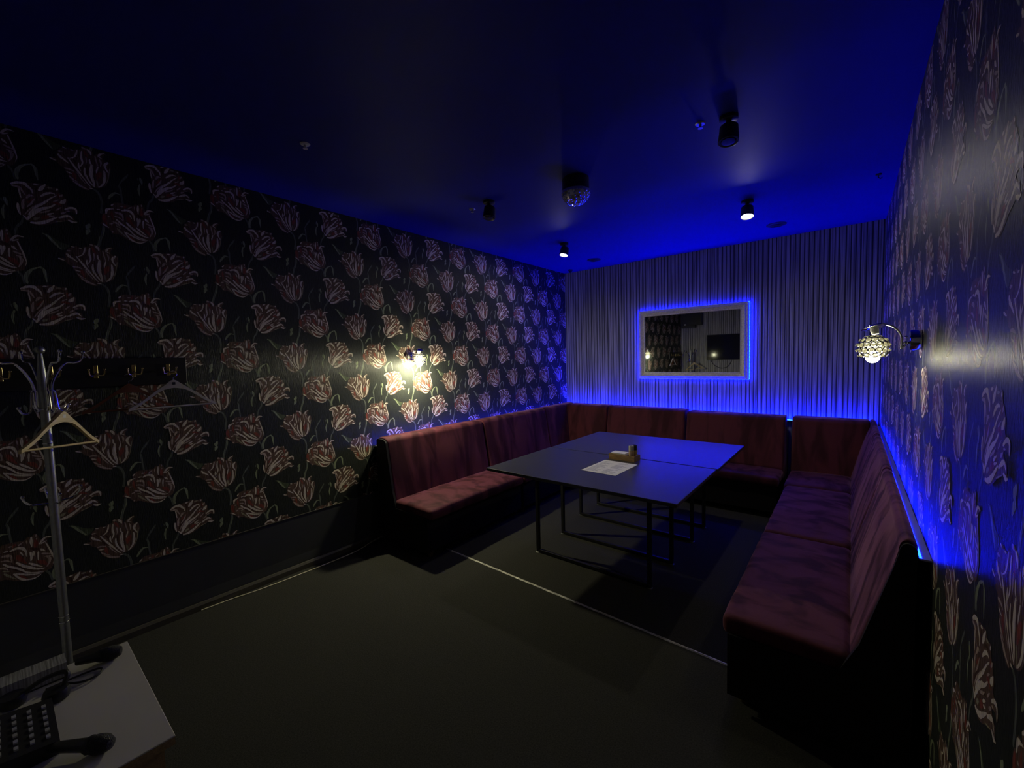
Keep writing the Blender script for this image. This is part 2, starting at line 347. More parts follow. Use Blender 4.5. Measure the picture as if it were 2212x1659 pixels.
TULIPS = (
  's:115,52 105,2 145,-28 195,-68 235,-108 275,-148 295,-218 325,-288 345,-378 365,-488 375,-598 375,-708 365,-828 345,-938 335,-1048 315,-1138 305,-1208 345,-1248 405,-1228 415,-1168'
  ' 435,-1068 455,-958 465,-848 475,-718 485,-598 475,-488 455,-368 435,-268 405,-188 365,-108 325,-48 265,12 205,52 165,72;g:415,3302 355,3272 345,3182 335,3052 315,2932 285,2832 245'
  ',2742 215,2652 185,2552 155,2452 135,2362 115,2262 95,2182 95,2122 135,2092 185,2102 205,2162 225,2242 245,2332 275,2422 295,2522 325,2622 365,2712 395,2802 425,2912 455,3042 465,3'
  '172 465,3262;s:-2545,3112 -2595,3092 -2615,3022 -2645,2922 -2675,2832 -2725,2762 -2785,2682 -2835,2602 -2865,2522 -2885,2452 -2905,2382 -2915,2302 -2925,2222 -2935,2162 -2895,2132 '
  '-2855,2152 -2845,2202 -2835,2282 -2815,2362 -2795,2432 -2775,2502 -2745,2562 -2695,2632 -2635,2712 -2585,2792 -2555,2902 -2525,3002 -2505,3072;s:-4895,792 -4935,772 -4945,692 -4955'
  ',592 -4975,482 -4995,372 -5025,262 -5055,142 -5085,22 -5105,-98 -5125,-198 -5145,-278 -5155,-348 -5175,-398 -5145,-428 -5105,-418 -5095,-378 -5065,-308 -5045,-218 -5025,-118 -5005,'
  '2 -4975,122 -4945,232 -4915,352 -4885,462 -4875,582 -4865,682 -4855,762;s:-2955,362 -2975,322 -2945,282 -2905,222 -2875,172 -2855,122 -2825,72 -2815,12 -2795,-88 -2775,-198 -2765,-'
  '278 -2725,-298 -2685,-278 -2695,-198 -2705,-78 -2725,22 -2745,102 -2765,152 -2795,212 -2835,272 -2875,332 -2905,372;g:-2625,-288 -2595,-248 -2585,-178 -2605,-88 -2585,2 -2575,82 -2'
  '545,162 -2515,242 -2475,322 -2425,392 -2375,472 -2285,522 -2185,582 -2105,622 -2085,662 -2125,662 -2205,632 -2325,592 -2425,532 -2515,472 -2585,392 -2655,312 -2695,222 -2725,122 -2'
  '735,12 -2715,-88 -2695,-188 -2665,-258;g:-2165,662 -2165,622 -2135,582 -2085,542 -2065,482 -2055,412 -2045,312 -2025,202 -2005,92 -1975,-18 -1965,-98 -1945,-128 -1925,-98 -1925,-18'
  ' -1925,92 -1925,202 -1925,312 -1925,422 -1955,522 -2015,592 -2065,652 -2115,672;s:1655,1312 1615,1302 1575,1242 1505,1162 1445,1082 1385,1002 1335,912 1285,822 1245,722 1205,622 11'
  '85,542 1185,512 1205,532 1245,602 1305,702 1355,792 1415,872 1485,942 1535,1032 1595,1122 1635,1212 1665,1272;s:1215,562 1175,532 1185,472 1205,392 1215,312 1215,242 1225,172 1225,'
  '72 1235,-68 1255,-228 1265,-368 1275,-478 1285,-558 1285,-608 1335,-638 1365,-608 1365,-558 1355,-478 1355,-368 1335,-228 1325,-68 1315,72 1315,172 1315,242 1315,312 1295,402 1275,'
  '482 1265,542;g:695,-358 735,-348 775,-298 825,-228 885,-158 935,-78 995,-8 1035,32 1085,42 1155,32 1205,22 1245,22 1225,62 1175,82 1095,112 995,122 905,62 835,-18 775,-88 725,-178 '
  '695,-258 675,-318;g:-3145,3952 -3165,3912 -3165,3862 -3165,3782 -3145,3712 -3115,3652 -3095,3592 -3085,3552 -3065,3522 -3045,3552 -3035,3602 -3025,3662 -3015,3742 -3035,3822 -3075,'
  '3892 -3095,3942;g:-3145,3562 -3185,3542 -3215,3472 -3245,3382 -3275,3292 -3285,3202 -3275,3122 -3265,3042 -3245,2972 -3235,2912 -3215,2872 -3195,2842 -3185,2872 -3185,2922 -3185,29'
  '82 -3185,3052 -3185,3122 -3175,3202 -3165,3272 -3165,3362 -3135,3462 -3125,3522;s:-3235,3882 -3255,3872 -3265,3822 -3255,3762 -3235,3712 -3225,3702 -3215,3712 -3215,3772 -3205,3822'
  ' -3225,3872;g:-135,3312 -205,3292 -245,3242 -325,3182 -325,3082 -295,3012 -245,2972 -205,2952 -155,2922 -155,2982 -165,3012 -165,3052 -155,3072 -115,3112 -115,3192 -105,3252;g:-165'
  ',3022 -225,3002 -265,2972 -325,2922 -325,2852 -335,2802 -335,2752 -325,2712 -305,2662 -265,2702 -235,2732 -205,2772 -175,2812 -135,2852 -135,2912 -135,2962;dg:-1985,2422 -1915,2432'
  ' -1795,2422 -1695,2352 -1585,2262 -1435,2152 -1275,2052 -1125,2012 -1015,1982 -1035,1892 -1105,1792 -1195,1702 -1295,1652 -1395,1722 -1485,1832 -1585,1962 -1675,2092 -1755,2192 -18'
  '45,2282 -1935,2362;g:-1315,1692 -1305,1732 -1355,1792 -1405,1872 -1455,1962 -1515,2032 -1555,2102 -1605,2172 -1655,2242 -1715,2312 -1775,2362 -1845,2392 -1905,2412 -1945,2432 -1975'
  ',2422 -1955,2402 -1915,2382 -1865,2352 -1825,2312 -1785,2252 -1745,2182 -1695,2112 -1655,2042 -1595,1972 -1545,1902 -1475,1822 -1405,1752 -1365,1692;b:95,122 15,22 -65,-78 -115,-10'
  '8 -165,-98 -265,-78 -375,-28 -495,42 -595,122 -685,212 -755,312 -785,402 -805,502 -855,592 -905,682 -945,792 -995,882 -1055,902 -1115,932 -1155,1012 -1205,1082 -1265,1102 -1325,111'
  '2 -1415,1162 -1465,1202 -1395,1242 -1295,1262 -1225,1242 -1175,1232 -1185,1312 -1205,1402 -1205,1472 -1185,1532 -1135,1592 -1095,1642 -1105,1692 -1115,1742 -1055,1792 -985,1842 -94'
  '5,1892 -895,1932 -815,1962 -735,1962 -665,1942 -615,1902 -555,1882 -505,1882 -485,1942 -455,2012 -365,2012 -275,2022 -235,2092 -215,2172 -145,2202 -75,2202 -25,2182 15,2162 75,2152'
  ' 135,2132 185,2102 215,2052 225,1972 235,1922 285,1932 345,1992 415,2052 485,2122 555,2152 635,2172 715,2162 765,2122 715,2072 645,1992 625,1902 615,1822 655,1742 695,1702 755,1722'
  ' 815,1752 855,1722 895,1652 915,1502 925,1332 885,1182 845,1042 815,872 785,712 725,532 655,382 585,292 515,242 415,182 315,142 205,132;r:-615,732 -655,692 -665,652 -675,582 -655,5'
  '12 -615,442 -585,372 -545,322 -515,292 -505,332 -495,392 -505,462 -505,532 -505,602 -545,662 -565,702;r:-135,2062 -155,2022 -155,1972 -145,1902 -125,1832 -85,1782 -35,1722 -5,1692 '
  '25,1672 25,1702 15,1752 5,1812 -5,1872 -35,1932 -65,1992 -95,2042;d:-585,1442 -595,1412 -585,1372 -565,1322 -535,1272 -505,1212 -485,1152 -455,1102 -435,1092 -425,1112 -435,1162 -4'
  '45,1232 -465,1292 -475,1362 -525,1402 -545,1432;d:-745,1162 -755,1142 -735,1082 -705,1002 -655,932 -595,872 -535,822 -485,792 -465,792 -475,812 -505,852 -545,912 -585,972 -625,1032'
  ' -675,1102 -715,1152;d:-55,1312 -75,1292 -85,1222 -105,1122 -115,1012 -115,892 -95,772 -75,652 -15,532 55,422 105,342 115,332 115,352 75,432 25,542 -25,662 -45,772 -45,892 -45,1002'
  ' -45,1112 -35,1222 -35,1292;d:275,1382 255,1372 245,1292 235,1192 235,1082 205,1002 185,912 175,792 185,622 195,442 205,302 215,292 225,302 215,442 215,622 215,792 235,902 265,982 '
  '275,1072 285,1182 285,1292 285,1372;d:-965,1612 -975,1592 -945,1532 -915,1482 -875,1432 -855,1432 -855,1442 -875,1502 -905,1562 -945,1602;c:135,1362 85,1322 65,1242 35,1122 15,1002'
  ' 15,892 -5,802 25,692 45,592 75,492 105,402 125,312 145,232 155,172 175,132 205,172 205,232 215,312 205,412 195,512 175,612 165,712 175,802 155,892 165,992 165,1102 165,1232 165,13'
  '12;c:-145,1112 -175,1092 -185,1032 -205,942 -205,852 -195,772 -185,692 -155,612 -105,522 -55,422 -5,342 45,272 95,222 135,182 155,172 155,202 135,242 95,302 55,372 5,452 -35,542 -6'
  '5,632 -85,712 -115,782 -115,862 -125,942 -125,1022 -125,1082;c:-785,1432 -795,1402 -755,1332 -695,1222 -645,1122 -595,1032 -555,952 -495,862 -435,762 -365,652 -295,562 -235,472 -17'
  '5,382 -135,302 -75,232 -35,172 5,142 25,122 25,152 -5,192 -35,252 -85,322 -125,402 -175,492 -235,592 -285,692 -355,802 -415,902 -465,992 -525,1072 -575,1152 -635,1252 -705,1352 -74'
  '5,1432;c:-395,1982 -415,1972 -435,1922 -455,1842 -475,1772 -495,1692 -525,1612 -555,1552 -615,1502 -675,1452 -725,1422 -735,1402 -715,1402 -655,1432 -585,1462 -515,1522 -465,1592 -'
  '435,1672 -405,1752 -395,1832 -385,1912 -385,1962;c:-215,1982 -245,1962 -265,1882 -285,1752 -295,1632 -295,1532 -265,1432 -255,1352 -275,1262 -315,1172 -345,1102 -335,1082 -315,1092'
  ' -275,1152 -225,1242 -185,1342 -185,1442 -205,1542 -215,1632 -215,1752 -205,1872 -195,1952;c:-365,1312 -385,1302 -405,1232 -425,1152 -415,1062 -385,992 -355,922 -325,882 -315,872 -'
  '305,892 -325,942 -345,1002 -345,1072 -345,1142 -355,1232 -355,1292;c:65,1652 45,1632 35,1572 35,1492 45,1412 85,1362 135,1332 175,1312 195,1302 185,1322 165,1352 135,1392 115,1432 '
  '105,1492 95,1572 95,1632;c:-5,2162 -25,2122 -5,2082 25,2022 55,1982 85,1952 105,1912 115,1882 135,1852 155,1882 165,1912 165,1962 165,2022 135,2082 85,2132 45,2162;c:415,1852 445,1'
  '862 475,1902 515,1962 535,2012 575,2062 635,2102 685,2132 705,2152 675,2152 615,2132 545,2102 465,2062 415,2002 405,1922 405,1872;c:455,1872 465,1852 495,1832 535,1822 575,1812 585'
  ',1812 575,1832 545,1852 515,1872 475,1882;c:825,1712 775,1712 745,1672 675,1632 635,1562 605,1502 625,1442 635,1372 675,1292 725,1202 765,1132 795,1112 805,1152 775,1222 745,1312 7'
  '25,1392 725,1442 745,1482 745,1522 775,1562 805,1632 845,1672;c:625,1202 595,1172 595,1092 585,972 585,862 565,762 555,672 545,582 525,492 485,412 445,342 405,282 355,242 325,202 3'
  '15,182 355,182 395,202 445,242 505,302 565,372 605,462 645,552 675,652 695,752 685,852 685,972 675,1092 655,1172;o:875,1382 855,1372 835,1292 805,1162 785,1042 775,952 765,852 745,'
  '752 705,622 655,482 625,392 625,372 635,382 675,482 735,612 775,742 805,852 815,942 835,1042 855,1162 875,1282 885,1372;r:495,1092 415,1062 365,1012 295,942 265,852 285,752 285,672'
  ' 285,612 305,562 355,602 375,652 415,722 475,782 505,862 515,962 525,1022;c:395,1342 365,1332 345,1272 315,1182 285,1102 285,1042 285,992 295,962 305,942 315,962 325,992 335,1032 3'
  '55,1092 375,1162 395,1252 405,1322;o:295,572 275,552 265,512 265,452 265,392 285,322 305,252 315,192 335,182 345,192 345,252 335,322 345,392 335,452 325,512 315,552;c:-1135,1522 -1'
  '155,1482 -1155,1442 -1125,1402 -1105,1342 -1055,1302 -1005,1292 -965,1262 -895,1212 -825,1162 -765,1122 -735,1112 -745,1142 -785,1192 -845,1262 -905,1322 -955,1362 -995,1392 -1005,'
  '1422 -1045,1442 -1065,1482 -1095,1512;c:-1465,1212 -1455,1182 -1385,1152 -1315,1132 -1245,1122 -1225,1132 -1235,1152 -1305,1182 -1365,1212 -1435,1232;p:-955,842 -935,812 -885,802 -'
  '815,802 -755,792 -695,782 -635,772 -595,762 -565,762 -585,782 -615,812 -675,842 -745,872 -815,882 -885,872 -935,862;c:-875,672 -865,652 -805,622 -735,612 -655,612 -635,612 -655,622'
  ' -715,652 -785,682 -855,692;p:-805,502 -805,472 -775,422 -735,362 -675,312 -605,272 -525,252 -475,232 -445,232 -465,252 -505,282 -575,322 -625,372 -675,412 -725,462 -775,492;p:-665'
  ',262 -655,212 -595,162 -505,82 -405,12 -285,-18 -165,-48 -85,-68 -55,-58 -75,-28 -145,2 -255,52 -345,112 -435,172 -545,222 -615,262;c:-35,52 -15,32 35,22 85,22 125,32 145,52 125,62'
  ' 75,72 35,82 -15,72;c:-955,1932 -945,1912 -905,1892 -865,1882 -825,1882 -795,1892 -815,1902 -855,1932 -885,1942 -935,1942;c:-655,1882 -645,1872 -605,1862 -565,1872 -535,1892 -525,1'
  '902 -535,1912 -575,1912 -615,1922 -645,1902;p:-1135,1662 -1115,1642 -1055,1622 -1005,1642 -955,1662 -925,1672 -955,1682 -1005,1702 -1065,1712 -1115,1682;p:-225,2192 -215,2152 -185,'
  '2112 -135,2102 -85,2112 -45,2112 -65,2142 -95,2182 -135,2212 -185,2202;p:295,1892 275,1872 285,1782 295,1662 315,1562 335,1472 355,1412 375,1362 395,1352 395,1362 395,1412 385,1482'
  ' 375,1562 355,1672 335,1792 315,1882;p:455,1782 445,1762 455,1712 465,1652 475,1592 485,1512 475,1422 475,1362 485,1342 495,1352 515,1412 545,1502 555,1592 545,1672 505,1732 485,17'
  '72;p:-75,1712 -95,1702 -95,1652 -95,1582 -95,1512 -95,1432 -105,1352 -105,1302 -95,1282 -85,1292 -75,1352 -45,1432 -35,1502 -35,1582 -45,1652 -55,1702;d:-325,1802 -335,1792 -355,17'
  '42 -375,1682 -395,1612 -425,1542 -455,1472 -475,1422 -475,1412 -465,1412 -435,1462 -395,1532 -355,1592 -335,1662 -325,1742 -315,1792;p:-465,762 -485,742 -455,672 -425,582 -375,492 '
  '-305,402 -235,302 -185,232 -165,222 -165,242 -205,322 -265,422 -325,512 -365,612 -415,692 -445,752;b:-2925,322 -2985,282 -3055,232 -3155,142 -3265,72 -3405,62 -3545,72 -3685,102 -3'
  '815,142 -3945,212 -4075,292 -4195,372 -4315,432 -4425,412 -4525,402 -4575,472 -4625,572 -4705,642 -4785,702 -4855,762 -4915,802 -4985,832 -5015,862 -4975,912 -4925,992 -4925,1122 -'
  '4925,1252 -4905,1362 -4865,1442 -4815,1472 -4765,1502 -4765,1602 -4765,1712 -4715,1782 -4645,1822 -4555,1832 -4485,1832 -4505,1902 -4525,1972 -4495,2042 -4435,2092 -4375,2152 -4295'
  ',2192 -4195,2212 -4075,2212 -3935,2212 -3795,2202 -3655,2192 -3545,2192 -3495,2252 -3465,2312 -3395,2312 -3315,2302 -3255,2362 -3205,2412 -3145,2372 -3095,2312 -3065,2242 -3045,216'
  '2 -3025,2082 -2995,2022 -2955,2062 -2895,2122 -2835,2152 -2765,2152 -2675,2122 -2615,2072 -2675,2042 -2755,2002 -2775,1952 -2785,1882 -2765,1782 -2735,1662 -2705,1482 -2665,1292 -2'
  '625,1152 -2595,1032 -2575,912 -2575,812 -2585,722 -2625,632 -2655,512 -2705,412 -2765,362 -2825,332 -2875,332;r:-4815,1422 -4875,1372 -4895,1312 -4925,1212 -4915,1112 -4855,1012 -4'
  '815,912 -4775,852 -4725,802 -4715,862 -4715,942 -4735,1042 -4725,1132 -4715,1222 -4745,1302 -4765,1362;r:-3855,2122 -3895,2112 -3945,2082 -3955,2032 -3965,1972 -3965,1932 -3935,195'
  '2 -3885,1992 -3845,2022 -3845,2082;r:-3185,2142 -3225,2102 -3225,2022 -3245,1922 -3255,1842 -3255,1762 -3255,1682 -3265,1622 -3255,1582 -3215,1612 -3185,1662 -3135,1732 -3095,1822 '
  '-3095,1922 -3125,2032 -3135,2102;d:-3415,1712 -3405,1672 -3355,1622 -3285,1572 -3215,1532 -3145,1522 -3075,1512 -3035,1512 -2985,1522 -3015,1552 -3055,1582 -3105,1622 -3155,1662 -3'
  '225,1692 -3305,1722 -3365,1732;r:-3855,1522 -3885,1452 -3885,1392 -3865,1302 -3815,1212 -3735,1132 -3655,1042 -3595,982 -3545,952 -3545,1012 -3575,1092 -3625,1192 -3655,1302 -3695,'
  '1382 -3735,1452 -3775,1502;d:-3965,1662 -3985,1642 -3995,1602 -4005,1532 -4015,1452 -3985,1352 -3955,1252 -3925,1182 -3915,1162 -3905,1182 -3915,1262 -3935,1362 -3945,1452 -3945,15'
  '22 -3945,1592 -3945,1642;r:-3205,972 -3195,902 -3165,852 -3115,782 -3065,742 -2985,692 -2915,622 -2855,572 -2805,552 -2805,602 -2825,672 -2875,772 -2915,872 -2985,942 -3075,972 -31'
  '35,992;r:-4495,1682 -4525,1662 -4535,1592 -4555,1492 -4545,1392 -4505,1302 -4475,1222 -4445,1162 -4425,1142 -4415,1172 -4425,1232 -4445,1312 -4435,1402 -4435,1492 -4455,1592 -4465,'
  '1662;c:-4325,1252 -4335,1202 -4295,1152 -4235,1072 -4175,1002 -4105,942 -4035,882 -3965,842 -3915,792 -3875,752 -3825,712 -3775,642 -3715,572 -3635,502 -3555,442 -3455,392 -3355,35'
  '2 -3235,322 -3105,312 -3015,302 -2985,312 -3015,332 -3105,352 -3225,382 -3335,412 -3425,452 -3515,512 -3585,562 -3645,632 -3685,712 -3745,772 -3795,832 -3845,882 -3905,922 -3975,97'
  '2 -4045,1022 -4105,1072 -4175,1132 -4235,1202 -4285,1252;c:-3905,1172 -3915,1122 -3875,1062 -3825,972 -3755,902 -3705,832 -3665,752 -3595,702 -3525,642 -3445,602 -3365,562 -3285,53'
  '2 -3205,492 -3125,472 -3055,462 -3005,462 -2965,472 -2925,492 -2965,512 -3005,522 -3055,522 -3105,542 -3165,582 -3235,612 -3305,672 -3365,722 -3435,772 -3495,822 -3545,872 -3615,91'
  '2 -3675,972 -3735,1042 -3805,1112 -3855,1172;c:-3485,962 -3485,932 -3445,882 -3395,812 -3315,752 -3225,692 -3125,622 -3045,582 -3015,572 -3025,602 -3085,662 -3175,752 -3255,832 -33'
  '25,892 -3395,942 -3445,972;c:-4015,622 -4035,592 -4005,532 -3965,452 -3925,372 -3885,312 -3845,242 -3795,182 -3725,132 -3645,102 -3575,82 -3485,62 -3405,52 -3315,62 -3235,102 -3155'
  ',152 -3105,182 -3095,212 -3125,212 -3175,182 -3255,142 -3335,122 -3405,122 -3475,132 -3555,152 -3615,182 -3665,222 -3725,262 -3775,302 -3815,362 -3855,412 -3905,482 -3945,562 -3975'
  ',612;o:-4335,752 -4335,722 -4315,662 -4265,592 -4205,512 -4115,442 -4025,352 -3955,302 -3925,292 -3935,322 -3985,392 -4065,482 -4125,582 -4185,652 -4245,712 -4295,752;c:-3975,592 -'
  '3965,552 -3915,522 -3835,482 -3765,432 -3695,402 -3625,352 -3545,322 -3455,302 -3365,272 -3285,262 -3195,252 -3115,252 -3055,252 -3035,262 -3055,282 -3115,282 -3195,292 -3275,312 -'
  '3355,332 -3435,362 -3515,402 -3585,442 -3655,472 -3725,512 -3805,542 -3885,582 -3935,602;r:-3835,422 -3835,382 -3805,342 -3765,292 -3715,252 -3665,222 -3625,182 -3585,162 -3555,152'
  ' -3565,182 -3585,212 -3615,262 -3645,322 -3695,372 -3755,412 -3795,432;d:-4205,1002 -4205,972 -4145,922 -4055,842 -3965,762 -3875,682 -3795,602 -3715,542 -3665,502 -3625,472 -3605,'
  '452 -3585,452 -3595,462 -3615,492 -3635,522 -3685,572 -3745,652 -3835,732 -3915,812 -4015,892 -4115,962 -4185,1002;d:-4045,1112 -4045,1092 -3985,1032 -3905,952 -3825,872 -3755,802 '
  '-3695,752 -3615,692 -3535,622 -3435,562 -3345,512 -3245,472 -3155,452 -3085,432 -3065,432 -3085,452 -3145,472 -3235,502 -3325,542 -3415,602 -3505,662 -3585,732 -3655,792 -3725,842 '
  '-3795,902 -3875,982 -3955,1062 -4025,1112;p:-2875,1122 -2885,1082 -2865,1042 -2825,982 -2815,932 -2805,892 -2795,842 -2805,782 -2825,702 -2865,612 -2885,552 -2885,512 -2855,532 -28'
  '15,592 -2765,672 -2725,752 -2705,822 -2685,892 -2695,962 -2745,1032 -2795,1092 -2835,1122;p:-2935,1102 -2915,1082 -2835,1052 -2745,1052 -2655,1042 -2635,1052 -2655,1062 -2735,1092 '
  '-2825,1112 -2915,1112;c:-2845,1842 -2855,1822 -2845,1752 -2815,1652 -2785,1542 -2765,1452 -2735,1362 -2715,1262 -2695,1172 -2675,1072 -2645,992 -2625,922 -2615,872 -2605,812 -2625,'
  '732 -2645,652 -2655,602 -2655,582 -2645,592 -2625,652 -2595,732 -2575,812 -2575,872 -2585,932 -2595,1002 -2605,1082 -2625,1182 -2645,1282 -2675,1372 -2705,1462 -2735,1562 -2765,166'
  '2 -2795,1762 -2825,1832;c:-3065,1572 -3065,1532 -3035,1462 -2965,1412 -2895,1372 -2865,1362 -2875,1392 -2905,1462 -2945,1532 -3025,1572;p:-3025,1302 -3015,1272 -2965,1232 -2885,119'
  '2 -2815,1172 -2755,1162 -2715,1162 -2685,1172 -2665,1182 -2685,1192 -2705,1212 -2745,1222 -2785,1242 -2845,1272 -2925,1302 -2985,1322;c:-4075,1782 -4035,1762 -3975,1782 -3905,1802 '
  '-3845,1822 -3795,1802 -3745,1792 -3705,1762 -3685,1752 -3665,1722 -3635,1692 -3605,1652 -3595,1612 -3575,1562 -3565,1482 -3555,1392 -3545,1332 -3525,1302 -3505,1332 -3505,1392 -349'
  '5,1482 -3505,1572 -3505,1632 -3525,1682 -3535,1732 -3545,1782 -3585,1832 -3625,1882 -3695,1902 -3775,1932 -3855,1912 -3935,1902 -4015,1852 -4065,1822;c:-3725,1642 -3735,1622 -3725,'
  '1552 -3695,1492 -3655,1422 -3635,1412 -3635,1432 -3645,1502 -3665,1572 -3695,1632;c:-3405,1532 -3435,1492 -3435,1432 -3425,1342 -3415,1272 -3425,1192 -3425,1112 -3425,1062 -3405,10'
  '22 -3385,1052 -3355,1102 -3325,1172 -3305,1262 -3315,1362 -3335,1452 -3355,1512;c:-3285,1532 -3315,1512 -3325,1432 -3315,1362 -3295,1282 -3285,1262 -3275,1282 -3255,1352 -3245,1432'
  ' -3255,1512;c:-3115,1452 -3145,1432 -3165,1382 -3175,1302 -3185,1222 -3175,1132 -3175,1042 -3155,982 -3145,962 -3135,982 -3125,1042 -3125,1132 -3115,1212 -3105,1292 -3095,1372 -310'
  '5,1422;d:-4385,1762 -4365,1742 -4295,1732 -4205,1722 -4105,1712 -4005,1702 -3895,1692 -3825,1682 -3805,1682 -3815,1702 -3895,1722 -3995,1752 -4095,1772 -4205,1782 -4295,1782 -4365,'
  '1772;p:-4375,1612 -4335,1582 -4295,1572 -4245,1562 -4195,1542 -4155,1522 -4115,1522 -4085,1512 -4065,1442 -4055,1352 -4055,1282 -4035,1242 -4005,1272 -4005,1352 -3995,1452 -4005,15'
  '42 -4045,1612 -4105,1652 -4165,1662 -4235,1662 -4295,1662 -4335,1652;p:-4405,1392 -4385,1372 -4335,1362 -4265,1342 -4205,1332 -4145,1292 -4085,1252 -4035,1212 -4005,1212 -4015,1232'
  ' -4055,1272 -4115,1342 -4185,1392 -4255,1412 -4335,1412 -4385,1412;p:-4495,1072 -4475,1032 -4435,1012 -4365,982 -4315,962 -4275,942 -4235,902 -4195,872 -4165,862 -4175,892 -4185,93'
  '2 -4205,992 -4255,1052 -4335,1082 -4415,1092 -4465,1092;p:-4645,912 -4615,892 -4555,902 -4505,922 -4455,962 -4445,982 -4465,982 -4525,982 -4585,972 -4625,932;o:-4365,882 -4355,852 '
  '-4295,812 -4215,782 -4145,762 -4115,762 -4135,782 -4195,832 -4255,872 -4335,902;c:-4735,1452 -4695,1482 -4685,1532 -4675,1602 -4645,1652 -4635,1662 -4615,1692 -4575,1712 -4525,1742'
  ' -4465,1772 -4415,1782 -4395,1812 -4425,1822 -4475,1812 -4545,1802 -4605,1792 -4665,1772 -4715,1752 -4755,1702 -4765,1622 -4755,1542 -4765,1482;c:-4505,1962 -4475,1962 -4435,1982 -'
  '4405,2022 -4385,2072 -4375,2102 -4405,2092 -4445,2072 -4485,2032 -4515,1992;p:-4685,1332 -4665,1312 -4635,1312 -4605,1322 -4575,1342 -4565,1352 -4585,1362 -4615,1372 -4645,1382 -46'
  '75,1362;c:-4915,882 -4915,852 -4895,822 -4865,792 -4825,762 -4775,742 -4725,712 -4685,692 -4655,692 -4665,712 -4695,742 -4745,782 -4775,822 -4815,852 -4855,872 -4885,882;p:-4555,46'
  '2 -4525,452 -4485,452 -4475,482 -4465,502 -4455,532 -4485,532 -4515,532 -4545,532 -4555,492;c:-4275,1822 -4255,1802 -4215,1792 -4165,1802 -4125,1822 -4105,1832 -4125,1842 -4175,185'
  '2 -4215,1862 -4255,1842;p:-4115,2022 -4095,2002 -4055,1992 -4015,2002 -3975,2022 -3955,2032 -3975,2042 -4015,2052 -4055,2062 -4095,2042;p:-3785,1972 -3755,1972 -3695,2002 -3645,205'
  '2 -3605,2102 -3595,2122 -3615,2122 -3675,2092 -3735,2062 -3785,2002;p:-3485,2172 -3505,2152 -3515,2082 -3505,2022 -3485,1952 -3485,1942 -3475,1952 -3465,2022 -3455,2092 -3475,2152;'
  'c:-3315,2292 -3345,2272 -3365,2192 -3385,2082 -3385,1982 -3365,1892 -3355,1822 -3345,1762 -3325,1742 -3315,1772 -3305,1822 -3295,1902 -3285,1982 -3275,2082 -3285,2192 -3285,2272;p:'
  '-3145,2372 -3175,2352 -3185,2312 -3185,2282 -3165,2242 -3155,2222 -3145,2242 -3125,2282 -3115,2312 -3125,2352;p:-3135,2182 -3155,2172 -3165,2142 -3165,2122 -3155,2092 -3145,2072 -3'
  '135,2092 -3125,2112 -3115,2142 -3125,2172;c:-3065,1802 -3035,1812 -2995,1852 -2945,1912 -2905,1972 -2875,2012 -2845,2042 -2815,2062 -2755,2072 -2685,2062 -2625,2062 -2595,2072 -261'
  '5,2092 -2675,2112 -2755,2132 -2835,2132 -2895,2112 -2945,2072 -2975,2022 -3025,1962 -3055,1892 -3085,1842;c:-3025,1792 -3005,1792 -2925,1822 -2855,1862 -2795,1922 -2785,1932 -2805,'
  '1932 -2885,1902 -2955,1872 -3015,1822;b:-2465,2992 -2385,2942 -2315,2892 -2265,2842 -2205,2802 -2085,2792 -1935,2812 -1795,2862 -1655,2932 -1525,3012 -1405,3092 -1265,3142 -1145,31'
  '82 -1055,3232 -975,3272 -895,3222 -815,3172 -715,3202 -645,3262 -675,3312 -725,3382 -735,3452 -755,3532 -825,3562 -895,3592 -975,3642 -1015,3702 -915,3762 -785,3792 -695,3742 -625,'
  '3702 -575,3762 -555,3852 -565,3932 -605,4002 -705,4022 -815,4042 -905,4052 -975,4092 -945,4222 -915,4362 -975,4422 -1035,4472 -1045,4542 -1065,4602 -1135,4632 -1205,4672 -1215,4782'
  ' -1235,4882 -1285,4902 -1355,4902 -1425,4882 -1515,4882 -1605,4932 -1705,4982 -1825,4972 -1935,4942 -2015,4932 -2095,4922 -2235,4892 -2385,4862 -2505,4862 -2615,4862 -2715,4832 -28'
  '05,4792 -2875,4712 -2905,4622 -2815,4582 -2705,4532 -2655,4442 -2635,4322 -2635,4172 -2635,4032 -2615,3932 -2605,3852 -2615,3762 -2635,3702 -2655,3722 -2685,3762 -2725,3782 -2765,3'
  '762 -2765,3622 -2765,3452 -2745,3322 -2715,3222 -2655,3182 -2585,3162 -2525,3082;d:-2035,4482 -2005,4512 -2005,4572 -2005,4662 -2015,4732 -2035,4782 -2065,4802 -2085,4822 -2115,484'
  '2 -2115,4802 -2115,4782 -2115,4752 -2115,4712 -2105,4642 -2085,4562 -2075,4502;d:-1785,4622 -1755,4612 -1685,4622 -1595,4652 -1515,4672 -1445,4672 -1365,4662 -1305,4662 -1275,4672 '
  '-1295,4692 -1355,4712 -1435,4742 -1525,4752 -1615,4732 -1705,4692 -1765,4652;r:-2405,3852 -2365,3842 -2305,3862 -2235,3902 -2175,3952 -2145,4022 -2115,4082 -2095,4132 -2095,4162 -2'
  '135,4142 -2165,4112 -2215,4072 -2265,4032 -2315,3982 -2365,3932 -2395,3892;r:-1255,4632 -1285,4592 -1285,4522 -1265,4442 -1235,4372 -1215,4352 -1205,4382 -1185,4462 -1185,4532 -121'
  '5,4612;r:-1505,4092 -1475,4062 -1435,4062 -1375,4032 -1335,4042 -1285,4032 -1235,4012 -1195,4002 -1145,4002 -1165,4042 -1185,4072 -1235,4112 -1295,4152 -1365,4172 -1435,4142 -1475,'
